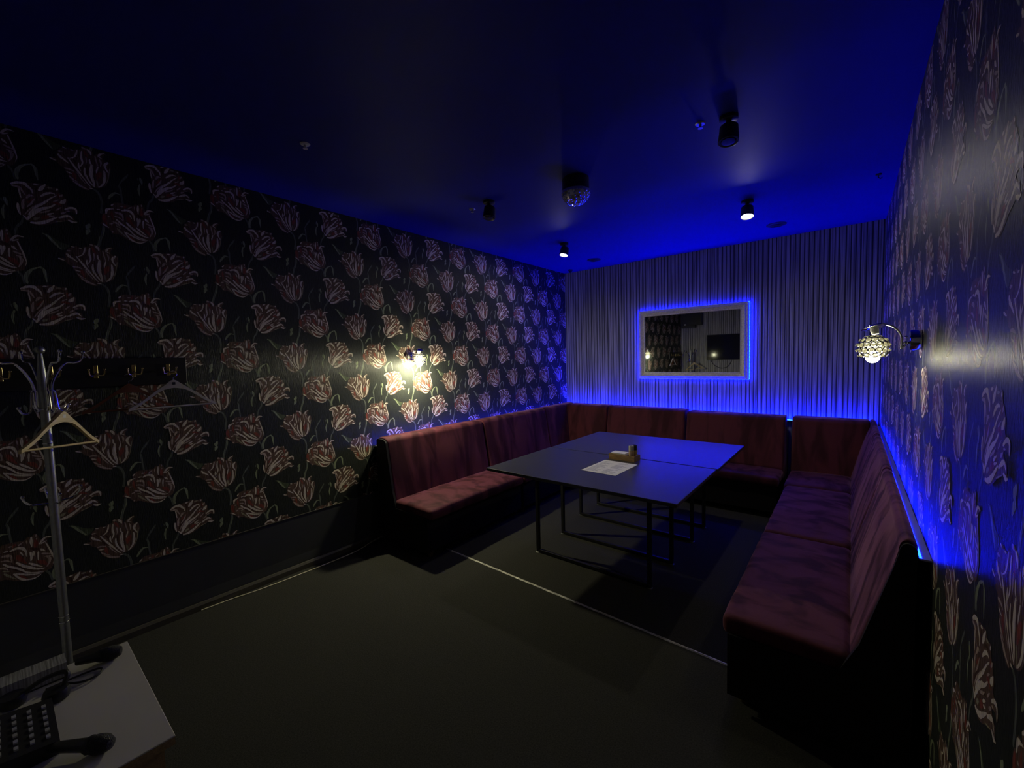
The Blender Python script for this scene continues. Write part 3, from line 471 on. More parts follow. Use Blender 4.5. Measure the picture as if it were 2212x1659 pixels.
  '4132;d:-1935,3912 -1905,3902 -1825,3912 -1755,3952 -1695,4002 -1675,4012 -1695,4012 -1775,4002 -1855,3982 -1925,3932;d:-1735,3592 -1705,3582 -1665,3592 -1615,3602 -1565,3612 -1525,'
  '3622 -1475,3632 -1435,3642 -1415,3652 -1435,3662 -1475,3672 -1525,3692 -1585,3692 -1645,3672 -1695,3642 -1725,3622;d:-2525,3282 -2505,3302 -2475,3352 -2445,3422 -2405,3502 -2345,35'
  '92 -2275,3692 -2225,3762 -2215,3792 -2235,3782 -2305,3722 -2395,3632 -2465,3532 -2505,3452 -2535,3362 -2545,3312;c:-2465,2962 -2405,2972 -2365,3032 -2305,3112 -2245,3192 -2165,3272'
  ' -2105,3372 -2025,3442 -1955,3512 -1885,3582 -1805,3632 -1735,3682 -1655,3732 -1585,3792 -1495,3862 -1425,3952 -1375,4012 -1365,4052 -1415,4042 -1475,3992 -1555,3912 -1635,3852 -17'
  '05,3822 -1795,3792 -1885,3752 -1975,3682 -2075,3632 -2165,3552 -2225,3452 -2305,3362 -2355,3262 -2405,3162 -2455,3072 -2485,3012;c:-2385,3242 -2345,3252 -2285,3342 -2215,3482 -2125'
  ',3602 -2045,3692 -1965,3772 -1875,3842 -1805,3932 -1735,3992 -1675,4072 -1625,4152 -1575,4222 -1515,4282 -1455,4352 -1375,4422 -1325,4482 -1315,4512 -1345,4502 -1405,4462 -1485,439'
  '2 -1565,4322 -1625,4252 -1685,4192 -1745,4122 -1815,4062 -1875,3982 -1955,3912 -2035,3832 -2115,3752 -2195,3642 -2275,3512 -2355,3372 -2395,3272;p:-2495,3232 -2475,3242 -2435,3312 '
  '-2365,3422 -2295,3522 -2225,3612 -2135,3712 -2065,3792 -1995,3862 -1925,3922 -1885,3962 -1885,3982 -1895,3982 -1945,3942 -2015,3892 -2085,3822 -2175,3742 -2265,3652 -2345,3552 -241'
  '5,3442 -2465,3332 -2505,3252;c:-1915,4282 -1875,4282 -1825,4322 -1755,4382 -1695,4432 -1635,4472 -1575,4512 -1515,4542 -1475,4552 -1435,4552 -1395,4542 -1365,4552 -1385,4582 -1415,'
  '4602 -1465,4612 -1535,4622 -1615,4592 -1695,4562 -1765,4512 -1825,4442 -1885,4372 -1915,4322;c:-1965,4562 -1905,4572 -1845,4612 -1785,4672 -1745,4742 -1725,4822 -1695,4892 -1685,49'
  '42 -1685,4982 -1725,4962 -1765,4922 -1815,4872 -1875,4822 -1925,4752 -1955,4672 -1975,4622;c:-2135,4852 -2115,4842 -2055,4832 -2005,4852 -1955,4882 -1935,4892 -1965,4902 -2015,4912'
  ' -2065,4912 -2115,4882;o:-1655,4832 -1635,4802 -1575,4792 -1515,4812 -1455,4832 -1435,4842 -1455,4852 -1515,4872 -1575,4872 -1635,4852;c:-2905,4632 -2845,4622 -2795,4652 -2725,4692'
  ' -2655,4722 -2585,4752 -2515,4742 -2465,4732 -2445,4722 -2395,4692 -2365,4642 -2315,4602 -2265,4562 -2225,4522 -2205,4482 -2195,4432 -2195,4392 -2165,4362 -2145,4392 -2145,4432 -21'
  '45,4492 -2155,4552 -2185,4612 -2235,4672 -2275,4722 -2315,4762 -2345,4832 -2415,4872 -2505,4872 -2595,4852 -2695,4832 -2775,4782 -2845,4722 -2895,4682;p:-2885,4582 -2855,4552 -2805'
  ',4542 -2725,4542 -2665,4522 -2645,4502 -2615,4472 -2575,4432 -2535,4362 -2495,4292 -2465,4242 -2435,4222 -2425,4252 -2445,4312 -2465,4392 -2505,4472 -2525,4532 -2555,4582 -2625,462'
  '2 -2715,4632 -2795,4622 -2855,4612;c:-2635,4502 -2655,4482 -2655,4412 -2645,4332 -2635,4242 -2625,4172 -2605,4092 -2585,4042 -2575,4032 -2565,4052 -2565,4102 -2575,4172 -2575,4252 '
  '-2585,4342 -2595,4422 -2615,4482;p:-2405,4062 -2355,4072 -2325,4112 -2265,4172 -2255,4212 -2235,4222 -2205,4222 -2175,4232 -2135,4242 -2165,4262 -2195,4282 -2245,4302 -2315,4292 -2'
  '375,4232 -2395,4152 -2415,4102;p:-2555,3492 -2515,3522 -2505,3602 -2485,3712 -2485,3812 -2475,3892 -2465,3972 -2465,4022 -2465,4052 -2485,4032 -2525,3982 -2555,3902 -2585,3822 -259'
  '5,3712 -2595,3602 -2585,3522;p:-2405,3632 -2375,3632 -2325,3692 -2255,3772 -2185,3862 -2155,3962 -2125,4052 -2115,4112 -2115,4142 -2135,4122 -2175,4062 -2215,3982 -2265,3902 -2315,'
  '3812 -2375,3722 -2405,3662;c:-2705,3772 -2735,3742 -2755,3662 -2765,3552 -2745,3442 -2725,3342 -2695,3252 -2665,3192 -2645,3172 -2635,3202 -2635,3272 -2645,3362 -2655,3462 -2655,35'
  '62 -2665,3662 -2675,3742;c:-2565,3192 -2575,3172 -2545,3102 -2495,3052 -2445,2992 -2425,2992 -2425,3002 -2455,3072 -2485,3132 -2545,3182;c:-2355,2862 -2315,2832 -2245,2832 -2135,28'
  '32 -2025,2842 -1915,2882 -1815,2922 -1725,2992 -1645,3062 -1575,3122 -1505,3192 -1445,3252 -1385,3312 -1345,3352 -1335,3392 -1375,3382 -1425,3352 -1495,3312 -1565,3262 -1645,3212 -'
  '1725,3152 -1805,3102 -1895,3062 -1985,3002 -2065,2972 -2155,2932 -2255,2922 -2325,2912;o:-2245,3042 -2185,3022 -2115,3042 -2055,3092 -2015,3152 -1995,3192 -2045,3192 -2125,3182 -21'
  '95,3152 -2235,3092;r:-1925,3142 -1845,3142 -1815,3172 -1765,3192 -1745,3212 -1715,3232 -1665,3272 -1625,3302 -1575,3342 -1635,3362 -1685,3372 -1755,3382 -1835,3362 -1905,3312 -1925'
  ',3252 -1945,3212;c:-1725,3402 -1695,3392 -1605,3422 -1545,3482 -1475,3542 -1465,3562 -1485,3562 -1575,3532 -1655,3502 -1715,3432;c:-1665,3342 -1645,3332 -1575,3332 -1505,3362 -1445'
  ',3402 -1435,3412 -1455,3422 -1525,3412 -1595,3402 -1655,3372;o:-1455,3102 -1445,3092 -1305,3132 -1185,3182 -1055,3242 -1045,3242 -1055,3252 -1195,3212 -1325,3172 -1445,3112;c:-1315'
  ',3332 -1275,3322 -1215,3352 -1135,3402 -1055,3422 -995,3452 -955,3482 -935,3492 -895,3472 -845,3422 -795,3392 -765,3372 -775,3402 -795,3452 -845,3522 -905,3572 -985,3582 -1055,3562'
  ' -1115,3532 -1185,3472 -1265,3422 -1315,3372;c:-975,3312 -965,3282 -915,3252 -855,3212 -775,3192 -715,3222 -665,3242 -635,3262 -615,3292 -655,3292 -685,3292 -725,3282 -765,3302 -81'
  '5,3312 -885,3322 -945,3332;c:-1075,3832 -1025,3822 -965,3862 -885,3912 -815,3932 -765,3942 -725,3942 -695,3932 -665,3892 -655,3802 -645,3732 -625,3702 -605,3732 -595,3802 -595,3902'
  ' -615,3992 -685,4042 -765,4052 -855,4032 -935,3982 -1015,3922 -1065,3882;p:-1025,3772 -1005,3762 -955,3762 -915,3772 -865,3792 -855,3792 -865,3802 -915,3812 -965,3812 -1015,3792;c:'
  '-1225,4122 -1155,4122 -1125,4132 -1055,4152 -1015,4202 -995,4262 -985,4322 -985,4372 -985,4412 -1035,4392 -1065,4362 -1115,4322 -1155,4292 -1185,4272 -1205,4222 -1225,4192;p:-1215,'
  '4472 -1165,4472 -1125,4502 -1095,4542 -1085,4602 -1075,4632 -1115,4622 -1165,4592 -1205,4552 -1225,4512;c:-1305,4762 -1275,4782 -1245,4802 -1245,4832 -1255,4872 -1265,4892 -1285,48'
  '72 -1315,4852 -1325,4822 -1325,4792;p:-1385,3712 -1355,3712 -1285,3772 -1225,3842 -1175,3922 -1175,3942 -1185,3932 -1265,3882 -1335,3812 -1385,3742;p:-1225,3582 -1185,3572 -1115,35'
  '92 -1065,3642 -1025,3692 -1015,3712 -1045,3712 -1115,3692 -1175,3662 -1215,3612;p:-1465,4142 -1435,4142 -1365,4172 -1315,4222 -1255,4272 -1245,4292 -1275,4292 -1345,4262 -1405,4222'
  ' -1465,4172;p:-1995,3432 -1965,3422 -1895,3452 -1785,3502 -1695,3552 -1635,3602 -1595,3652 -1565,3682 -1555,3702 -1585,3702 -1615,3672 -1675,3642 -1735,3612 -1825,3562 -1925,3502 -'
  '1985,3462'
)
# ------------------------------------------------------------ room shell
PAL = ['w', 'c', 'p', 'r', 'd', 'b', 'o', 'g', 'dg', 's']
def parse():
    out = []
    for part in TULIPS.split(';'):
        c, pts = part.split(':')
        out.append((PAL.index(c), [tuple(int(v) * 1e-4 for v in q.split(',')) for q in pts.split(' ')]))
    return out
PATTERN = parse()
def clip(poly, lo, hi):
    for ax in (0, 1):
        for sgn, lim in ((1, lo[ax]), (-1, hi[ax])):
            out = []
            for i in range(len(poly)):
                a, b = poly[i - 1], poly[i]
                da, db = sgn * (a[ax] - lim), sgn * (b[ax] - lim)
                if (da >= 0) != (db >= 0):
                    t = da / (da - db); out.append((a[0] + (b[0] - a[0]) * t, a[1] + (b[1] - a[1]) * t))
                if db >= 0: out.append(b)
            poly = out
            if len(poly) < 3: return []
    return poly
PU, PV, PS = 0.53, 0.522, 0.2567         # repeat of the paper: sideways, upward, rise per column
def papered(name, u0, u1, z0, z1, ru, rz_, place, back):
    """A papered wall: the plain sheet with the printed tulips lying on it. place(u, z, lift) -> xyz."""
    bm = nb()
    q = [bm.verts.new(p) for p in back]
    f = bm.faces.new(q); f.material_index = 0
    v = [bm.verts.new(place(u, z, 0)) for u, z in ((u0, z0), (u1, z0), (u1, z1), (u0, z1))]
    bm.faces.new(v).material_index = 0
    sides = zip(v, v[1:] + v[:1], q, q[1:] + q[:1])
    for a, b, c, d in sides: bm.faces.new((a, c, d, b)).material_index = 0
    k0 = int((u0 - ru) // PU) - 1; k1 = int((u1 - ru) // PU) + 2
    for k in range(k0, k1 + 1):
        for i in range(-12, 13):
            cu = ru + PU * k; cz = rz_ + PS * k + PV * i
            if cz < z0 - 0.55 or cz > z1 + 0.15: continue
            for n, (mi, poly) in enumerate(PATTERN):
                pl = [(cu + a, cz + b) for a, b in poly]
                if max(p[0] for p in pl) < u0 or min(p[0] for p in pl) > u1 or max(p[1] for p in pl) < z0 or min(p[1] for p in pl) > z1: continue
                if min(p[0] for p in pl) < u0 or max(p[0] for p in pl) > u1 or min(p[1] for p in pl) < z0 or max(p[1] for p in pl) > z1:
                    pl = clip(pl, (u0, z0), (u1, z1))
                    if len(pl) < 3: continue
                lift = 0.00006 + 0.000005 * n
                try: fc = bm.faces.new([bm.verts.new(place(a, b, lift)) for a, b in pl])
                except ValueError: continue
                fc.material_index = mi
                nx = place(0, 0, 1)[0] - place(0, 0, 0)[0]
                fc.normal_update()
                if fc.normal.x * nx < 0: fc.normal_flip()
    bm.faces.ensure_lookup_table()
    bmesh.ops.triangulate(bm, faces=[fc for fc in bm.faces if len(fc.verts) > 4], ngon_method='EAR_CLIP')
    return struct(name, bm, PAL, raw=True)
T = 0.10
papered('wall_left', YR, 0.0, ZB, H, -3.3875, 1.2738, lambda u, z, l: (l, u, z),
        [(-T, YR, ZB), (-T, 0, ZB), (-T, 0, H), (-T, YR, H)])
papered('wall_right', 0.0, -YR, 0.0, H, 3.742, 1.806, lambda u, z, l: (W - l, -u, z),
        [(W + T, 0, 0), (W + T, YR, 0), (W + T, YR, H), (W + T, 0, H)])
struct('wall_back', box(nb(), -T, W + T, 0, T, 0, H), 'ribs')
struct('wall_rear', box(nb(), -T, W + T, YR - T, YR, 0, H), 'ribs')
struct('floor', box(nb(), -T, W + T, YR - T, T, -0.1, 0), 'carpet')
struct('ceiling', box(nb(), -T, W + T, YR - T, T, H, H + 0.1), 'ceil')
# plain panel below the paper on the left wall: leans back a touch at its foot, a thin bead on top
bm = nb(); prism(bm, [(-T, 0.0), (0.006, 0.0), (0.006, 0.06), (0.001, 0.12), (0.001, ZB), (-T, ZB)], 1, YR, 0.0)
struct('trim_1', bm, 'panel')
bm = nb(); prism(bm, [(0.0012, ZB - 0.006), (0.004, ZB - 0.004), (0.004, ZB), (0.0012, ZB + 0.001)], 1, YR, 0.0)
struct('trim_2', bm, 'skirt')
bm = nb(); prism(bm, [(0.006, 0.0), (0.020, 0.0), (0.020, 0.035), (0.012, 0.050), (0.006, 0.052)], 1, YR, 0.0)
struct('baseboard_left', bm, 'skirt')
# worn metal strip across the carpet
bm = nb()
n = 60
prev = None
for i in range(n + 1):
    x = 0.66 + (2.90 - 0.66) * i / n
    y = -3.055 - 0.062 * i / n + 0.002 * nz3(x, 0, 0, 9)
    ww = 0.0085 + 0.003 * nz3(x, 3, 0, 14)
    ring = [bm.verts.new((x, y - ww, 0.0005)), bm.verts.new((x, y - ww * 0.4, 0.005)), bm.verts.new((x, y + ww * 0.4, 0.005)), bm.verts.new((x, y + ww, 0.0005))]
    if prev:
        for k in range(4): bm.faces.new((prev[k], ring[k], ring[(k + 1) % 4], prev[(k + 1) % 4]))
    prev = ring
struct('trim_3', bm, 'strip')

# ------------------------------------------------------------ sofas
def back_profile(top, lean, thick=0.17, z0=0.30, y_back=0.05, y_foot=0.29):
    """(y, z) outline of a backrest: straight leaning front, softly rounded top, upright rear."""
    yt = y_back + (y_foot - y_back) - lean
    p = [(y_foot, z0)]
    for i in range(1, 9): p.append((y_foot - lean * i / 9, z0 + (top - 0.05 - z0) * i / 9))
    rx_ = min(0.05, (yt - y_back) * 0.48)
    for i in range(7):
        a = math.pi / 2 * i / 6; p.append((yt - rx_ + rx_ * math.cos(a), top - 0.045 + 0.045 * math.sin(a)))
    for i in range(1, 7):
        a = math.pi / 2 * i / 6; p.append((y_back + 0.03 - 0.03 * math.sin(a), top - 0.03 + 0.03 * math.cos(a)))
    p += [(y_back, top * 0.75), (y_back, z0)]
    return p
def back_mesh(bm, x0, x1, prof, seed=0, dents=0.004, nx=40):
    cy = sum(p[0] for p in prof) / len(prof); cz = sum(p[1] for p in prof) / len(prof)
    e = 0.022; xs = [x0 + e * (1 - math.cos(t * math.pi / 8)) for t in range(4)]
    xs += [x0 + e + (x1 - x0 - 2 * e) * i / nx for i in range(nx + 1)]
    xs += [x1 - e * (1 - math.cos(t * math.pi / 8)) for t in range(3, -1, -1)]
    rings = []
    for x in xs:
        d = min(x - x0, x1 - x); inset = 0.0
        if d < e: inset = e - math.sqrt(max(0, e * e - (e - d) ** 2))
        ring = []
        for y, z in prof:
            dy, dz = y - cy, z - cz
            ky = max(0.1, 1 - inset / 0.10); kz = max(0.1, 1 - inset * 0.55 / 0.3)
            puff = dents * nz3(x + seed, z, seed, 5.0) + 0.012 * math.sin(math.pi * max(0, min(1, (x - x0) / (x1 - x0)))) * (1 if y > cy else 0) * max(0, min(1, (z - 0.35) * 4))
            ring.append(bm.verts.new((x, cy + dy * ky + (puff if y > cy - 0.02 else 0), cz + dz * kz + 0.35 * dents * nz3(x * 1.3 + seed, 9, seed, 4.0))))
        rings.append(ring)
    n = len(prof)
    for a, b in zip(rings, rings[1:]):
        for k in range(n): bm.faces.new((a[k], b[k], b[(k + 1) % n], a[(k + 1) % n]))
    bm.faces.new(rings[0][::-1]); bm.faces.new(rings[-1])
    return bm
def cushion(bm, x0, x1, y0, y1, z0, z1, seed=0, creases=()):
    def disp(q):
        u = (q.x - x0) / (x1 - x0); v = (q.y - y0) / (y1 - y0)
        k = max(0, math.sin(math.pi * max(0, min(1, u)))) ** 0.5 * max(0, math.sin(math.pi * max(0, min(1, v)))) ** 0.5
        if q.z > (z0 + z1) / 2:
            q.z += 0.022 * k + 0.005 * nz3(q.x + seed, q.y, seed, 6.0)
            for cx, dep in creases:
                q.z -= dep * math.exp(-((q.x - cx - 0.02 * math.sin(q.y * 9)) / 0.012) ** 2) * min(1, max(0, k * 1.5))
        else:
            q.z += 0.004 * nz3(q.x * 2 + seed, q.y, 1, 5.0)
        if v > 0.9: q.y += 0.006 * nz3(q.x + seed, q.z, 4, 6.0)
        return q
    return rbox(bm, x0, x1, y0, y1, z0, z1, 0.03, max(10, int((x1 - x0) / 0.022)), 18, 3, disp)
def feet(root, pts):
    for x, y in pts:
        bm = nb(); lathe(bm, [(0.018, 0.0), (0.022, 0.008), (0.026, 0.06)], 14, Matrix.Translation((x, y, 0)))
        obj('leg', bm, 'foot', root, True)
def straight(label, loc, rz, width, top, lean, open_end=None, seed=0, creases=(), front=0.74, yb=0.05, yf=0.29):
    """Straight bench section; x runs along the wall, y out into the room."""
    t = thing('sofa_section', label, 'sofa', loc, rz, 'sofa sections round the tables')
    g = 0.004
    obj('base', box(nb(), g + 0.012, width - g - 0.012, yb + 0.01, front - 0.035, 0.06, 0.325, 0.006), 'sofabase', t)
    prof = back_profile(top, lean, y_back=yb, y_foot=yf)
    bm = nb(); back_mesh(bm, g, width - g, prof, seed); obj('backrest', bm, 'velvet', t, True)
    bm = nb(); cushion(bm, g, width - g, yf - 0.03, front, 0.318, 0.405, seed, creases); obj('seat', bm, 'velvet', t, True)
    if open_end is not None:
        a, b = (-0.010, 0.010) if open_end == 0 else (width - 0.010, width + 0.010)
        poly = [(yb + 0.005, 0.055), (front - 0.03, 0.055), (front - 0.03, 0.335), (yf + 0.01, 0.345)]
        poly += [(y + 0.002, z - 0.012) for y, z in prof[3:-3]] + [(yb + 0.005, top * 0.75)]
        bm = nb(); prism(bm, poly, 0, a, b); obj('side_panel', bm, 'sofabase', t)
    feet(t, [(0.06, front - 0.09), (width - 0.06, front - 0.09), (0.06, yb + 0.08), (width - 0.06, yb + 0.08)])
    return t
CR = [(0.62, 0.004), (0.74, 0.004), (0.50, 0.003), (0.86, 0.003)]
# left wall: local x -> world -y?  rz = -90 deg: x -> -y, y -> +x
straight('rose velvet sofa section on the left wall with the black open end', (0.0, -2.05, 0), R(-90), 1.23, 0.935, 0.10, 1, 1.0, CR)
straight('rose velvet sofa section on the left wall, second from its open end, streaked back', (0.0, -0.845, 0), R(-90), 1.20, 0.935, 0.10, None, 2.3)
# back wall: rz = 180: x -> -x, y -> -y
straight('dark plum sofa section on the back wall just left of the hanging mirror cord', (1.80, 0.0, 0), R(180), 0.985, 0.940, 0.10, None, 3.1, yf=0.42, yb=0.10, front=0.80)
straight('dark plum sofa section on the back wall just right of the hanging mirror cord', (2.795, 0.0, 0), R(180), 0.975, 0.930, 0.10, None, 4.7, yf=0.44, yb=0.12, front=0.82)
# right wall: rz = 90: x -> +y, y -> -x
straight('plum velvet sofa section on the right wall nearest the camera, its black end showing', (W, -3.375, 0), R(90), 1.175, 0.915, 0.155, 0, 5.2, yb=0.035, yf=0.24, front=0.675)
straight('plum velvet sofa section in the middle of the right wall', (W, -2.20, 0), R(90), 1.24, 0.920, 0.155, None, 6.6, yb=0.035, yf=0.24, front=0.675)
def corner(label, loc, mirror, wx, wy, top, lean, yb_a, yf_a, yb_b, yf_b, seed):
    """Corner section; a runs along the side wall (local y), b along the back wall (local x). mirror flips x."""
    t = thing('corner_sofa_section', label, 'sofa', loc, 0, 'sofa sections round the tables')
    s = -1 if mirror else 1
    def fl(bm):
        if mirror: bmesh.ops.scale(bm, vec=(-1, 1, 1), verts=bm.verts)
        return bm
    obj('base', fl(box(nb(), yb_a + 0.01, wx - 0.016, -wy + 0.016, -yb_b - 0.01, 0.06, 0.325, 0.006)), 'sofabase', t)
    pa = back_profile(top, lean, y_back=yb_a, y_foot=yf_a); pb = back_profile(top, lean * 0.75, y_back=yb_b, y_foot=yf_b)
    bm = nb(); back_mesh(bm, 0.004, wy - yb_b, pa, seed)
    bmesh.ops.rotate(bm, cent=(0, 0, 0), matrix=Matrix.Rotation(R(-90), 3, 'Z'), verts=bm.verts)      # x -> -y, y -> x
    bmesh.ops.translate(bm, vec=(0, -yb_b, 0), verts=bm.verts)
    obj('backrest', fl(bm), 'velvet', t, True)
    bm = nb(); back_mesh(bm, 0.0, wx - yf_a + lean + 0.004 - 0.008, pb, seed + 3)
    bmesh.ops.rotate(bm, cent=(0, 0, 0), matrix=Matrix.Rotation(R(180), 3, 'Z'), verts=bm.verts)
    bmesh.ops.translate(bm, vec=(wx - 0.004, 0, 0), verts=bm.verts)
    obj('backrest', fl(bm), 'velvet', t, True)
    bm = nb(); cushion(bm, yf_a - 0.03, wx - 0.004, -wy + 0.004, -yf_b + 0.03, 0.318, 0.405, seed)
    obj('seat', fl(bm), 'velvet', t, True)
    feet(t, [(s * (wx - 0.07), -wy + 0.07), (s * (wx - 0.07), -yf_b), (s * (yf_a), -wy + 0.07), (s * (yf_a), -yf_b)])
    return t
corner('plum corner sofa section in the far left corner, its seat hidden by the tables', (0, 0, 0), False, 0.81, 0.84, 0.938, 0.10, 0.05, 0.29, 0.08, 0.40, 8.0)
corner('plum corner sofa section in the far right corner under the right wall lamp', (W, 0, 0), True, 0.695, 0.955, 0.925, 0.155, 0.035, 0.24, 0.06, 0.40, 9.5)

# ------------------------------------------------------------ tables
def table(label, x0, x1, y0, y1, frames, foot_at=None):
    t = thing('dining_table', label, 'table', ((x0 + x1) / 2, (y0 + y1) / 2, 0), 0, 'black tables pushed together')
    hx, hy = (x1 - x0) / 2, (y1 - y0) / 2
    obj('table_top', box(nb(), -hx, hx, -hy, hy, 0.727, 0.75, 0.002, 1), 'table', t)
    bm = nb()
    for a, b, c, d in ((-hx + .12, hx - .12, -hy + .14, -hy + .16), (-hx + .12, hx - .12, hy - .16, hy - .14), (-hx + .12, -hx + .14, -hy + .16, hy - .16), (hx - .14, hx - .12, -hy + .16, hy - .16)):
        box(bm, a, b, c, d, 0.685, 0.727)
    obj('apron', bm, 'blackmetal', t)
    for fy, fx0, fx1 in frames:
        lx0, lx1, ly = fx0 - (x0 + x1) / 2, fx1 - (x0 + x1) / 2, fy - (y0 + y1) / 2
        fr = obj('leg_frame', box(nb(), lx0 - .0125, lx1 + .0125, ly - .0125, ly + .0125, 0.004, 0.029, 0.003), 'blackmetal', t)
        for lx in (lx0, lx1):
            obj('leg', box(nb(), lx - .0135, lx + .0135, ly - .0135, ly + .0135, 0.028, 0.727, 0.003), 'blackmetal', fr)
            bm = nb(); lathe(bm, [(0.020, 0.0), (0.022, 0.003), (0.017, 0.006)], 16, Matrix.Translation((lx, ly, 0)))
            obj('foot', bm, 'steel', fr, True)
    return t
table('front black table, the one with the printed sheet lying on it', 1.0977, 2.5526, -3.004, -2.108, [(-2.645, 1.325, 2.255), (-2.222, 1.300, 2.265)])
table('rear black table nearest the back wall, its bare top mirroring blue light', 1.105, 2.560, -2.092, -1.122, [(-1.73, 1.205, 2.275), (-1.36, 1.205, 2.275)])

# printed sheet
t = thing('printed_sheet', 'white printed sheet lying on the front black table', 'paper', (1.888, -2.478, 0.7503), R(-1.5))
obj('sheet', box(nb(), -0.139, 0.139, -0.186, 0.186, 0, 0.0012), 'paperw', t)
bm = nb(); rr = random.Random(4)
for c in range(2):
    for k in range(22):
        y = 0.150 - k * 0.0145
        if rr.random() < 0.12: continue
        x = -0.118 + c * 0.124; l = rr.uniform(0.045, 0.105)
        v = [bm.verts.new(p) for p in ((x, y, 0.0014), (x + l, y, 0.0014), (x + l, y - 0.0055, 0.0014), (x, y - 0.0055, 0.0014))]
        bm.faces.new(v)
o = obj('printing', bm, 'ink', t); o['label'] = 'two grey columns of illegible printed lines'

# wooden table caddy
cx, cy, zt = 1.872, -2.180, 0.7502
t = thing('table_caddy', 'small wooden caddy holding napkins and shakers on the front table', 'caddy', (cx, cy, zt), R(-3))
hx, hy, h, th = 0.113, 0.052, 0.046, 0.008
obj('tray_bottom', box(nb(), -hx, hx, -hy, hy, 0, 0.007), 'caddywood', t)
for a, b, c, d in ((-hx, hx, -hy, -hy + th), (-hx, hx, hy - th, hy), (-hx, -hx + th, -hy + th, hy - th), (hx - th, hx, -hy + th, hy - th)):
    obj('side_board', box(nb(), a, b, c, d, 0.007, h, 0.001, 1), 'caddywood', t)
obj('divider', box(nb(), 0.035, 0.041, -hy + th, hy - th, 0.007, 0.044), 'caddywood', t)
bm = nb()
for k in range(11):
    dx, dy = rr.uniform(-.002, .002), rr.uniform(-.002, .002)
    box(bm, cx - 0.098 + dx, cx + 0.024 + dx, cy - 0.040 + dy, cy + 0.040 + dy, zt + 0.0075 + k * 0.0043, zt + 0.0113 + k * 0.0043, 0.0008, 1)
tag(obj('napkin_stack', bm, 'paperw'), 'stack of white paper napkins in the wooden caddy', 'napkins')
def shaker(label, x, y, cap):
    s = thing('shaker', label, 'shaker', (x, y, zt + 0.0072), 0, 'shakers in the caddy')
    bm = nb(); lathe(bm, [(0.018, 0.0), (0.020, 0.004), (0.020, 0.060), (0.0195, 0.075)], 24); obj('bottle', bm, 'amber', s, True)
    bm = nb(); lathe(bm, [(0.0195, 0.0752), (0.0205, 0.076), (0.0205, 0.112), (0.019, 0.116), (0.013, 0.116), (0.012, 0.109), (0, 0.109)], 24); obj('cap', bm, cap, s, True)
shaker('shaker with the pale ringed cap, front one in the caddy', cx + 0.068, cy - 0.018, 'cap')
shaker('black-capped shaker half hidden behind the pale-capped one', cx + 0.078, cy + 0.023, 'capb')

# ------------------------------------------------------------ mirror with its light strip
MX0, MX1, MZ0, MZ1 = 1.1353, 2.3988, 1.2922, 2.1691
t = thing('wall_mirror', 'mirror in a wide silver frame on the ribbed back wall', 'mirror', ((MX0 + MX1) / 2, 0, (MZ0 + MZ1) / 2))
hx, hz = (MX1 - MX0) / 2, (MZ1 - MZ0) / 2
prof = [(0.000, 0.018), (0.000, 0.030), (0.004, 0.036), (0.022, 0.040), (0.027, 0.050), (0.033, 0.054), (0.060, 0.046), (0.066, 0.043), (0.070, 0.047), (0.075, 0.047), (0.080, 0.038), (0.082, 0.026), (0.082, 0.018)]
bm = nb(); rings = []
for sx_, sz_ in ((-1, -1), (1, -1), (1, 1), (-1, 1)):
    rings.append([bm.verts.new((sx_ * (hx - a), -b, sz_ * (hz - a))) for a, b in prof])
for i in range(4):
    a, b = rings[i], rings[(i + 1) % 4]
    for k in range(len(prof)): bm.faces.new((a[k], b[k], b[(k + 1) % len(prof)], a[(k + 1) % len(prof)]))
frame = obj('frame', bm, 'silver', t)
# fluted band: little ribs across the sloping face
bm = nb()
def rib(p, along, across, d):
    v = []
    for s_ in (-1, 1):
        for q, lift in ((0.034, 0.0545), (0.058, 0.0475)):
            v.append((p, s_, q, lift))
    return v
def addribs(n, L, f):
    for k in range(n):
        c = -L + (k + 0.5) * 2 * L / n; w2 = L / n * 0.55
        a = [bm.verts.new(f(c - w2, 0.034, 0.0535)), bm.verts.new(f(c, 0.034, 0.0565)), bm.verts.new(f(c + w2, 0.034, 0.0535))]
        b = [bm.verts.new(f(c - w2, 0.059, 0.0462)), bm.verts.new(f(c, 0.059, 0.0492)), bm.verts.new(f(c + w2, 0.059, 0.0462))]
        bm.faces.new((a[0], a[1], b[1], b[0])); bm.faces.new((a[1], a[2], b[2], b[1]))
        bm.faces.new((a[2], a[1], a[0])); bm.faces.new((b[0], b[1], b[2]))
for sg in (-1, 1):
    addribs(104, hx - 0.062, lambda c, q, l: (c, -l, sg * (hz - q)))
    addribs(70, hz - 0.062, lambda c, q, l: (sg * (hx - q), -l, c))
obj('fluted_band', bm, 'silver', frame)
obj('mirror_glass', box(nb(), -hx + 0.079, hx - 0.079, -0.030, -0.026, -hz + 0.079, hz - 0.079), 'glass', t)
obj('backing_board', box(nb(), -hx + 0.03, hx - 0.03, -0.0255, -0.001, -hz + 0.03, hz - 0.03), 'blackmetal', t)
t2 = thing('light_strip', 'blue glowing light strip running round the mirror frame', 'light strip', ((MX0 + MX1) / 2, 0, (MZ0 + MZ1) / 2), 0, 'blue light strips')
o_ = -0.004; ys = -0.0035
e = 0.006
bm = nb()
bx0, bz0 = hx + o_, hz + o_
XL, XR = -hx + 0.010, hx + 0.008
for a, b, c, d in ((XL, XR, bz0, bz0 + e), (XL, XR, -bz0 - e, -bz0), (XL - e, XL, -bz0 - e, bz0 + e), (XR, XR + e, -bz0 - e, bz0 + e)):
    box(bm, a, b, -0.012, -0.0008, c, d)
obj('tape', bm, 'ledm', t2)
bm = nb()
def diodes(n, f):
    for k in range(n):
        x, z, s1, s2 = f((k + 0.5) / n)
        box(bm, x - s1, x + s1, -0.0150, -0.0122, z - s2, z + s2)
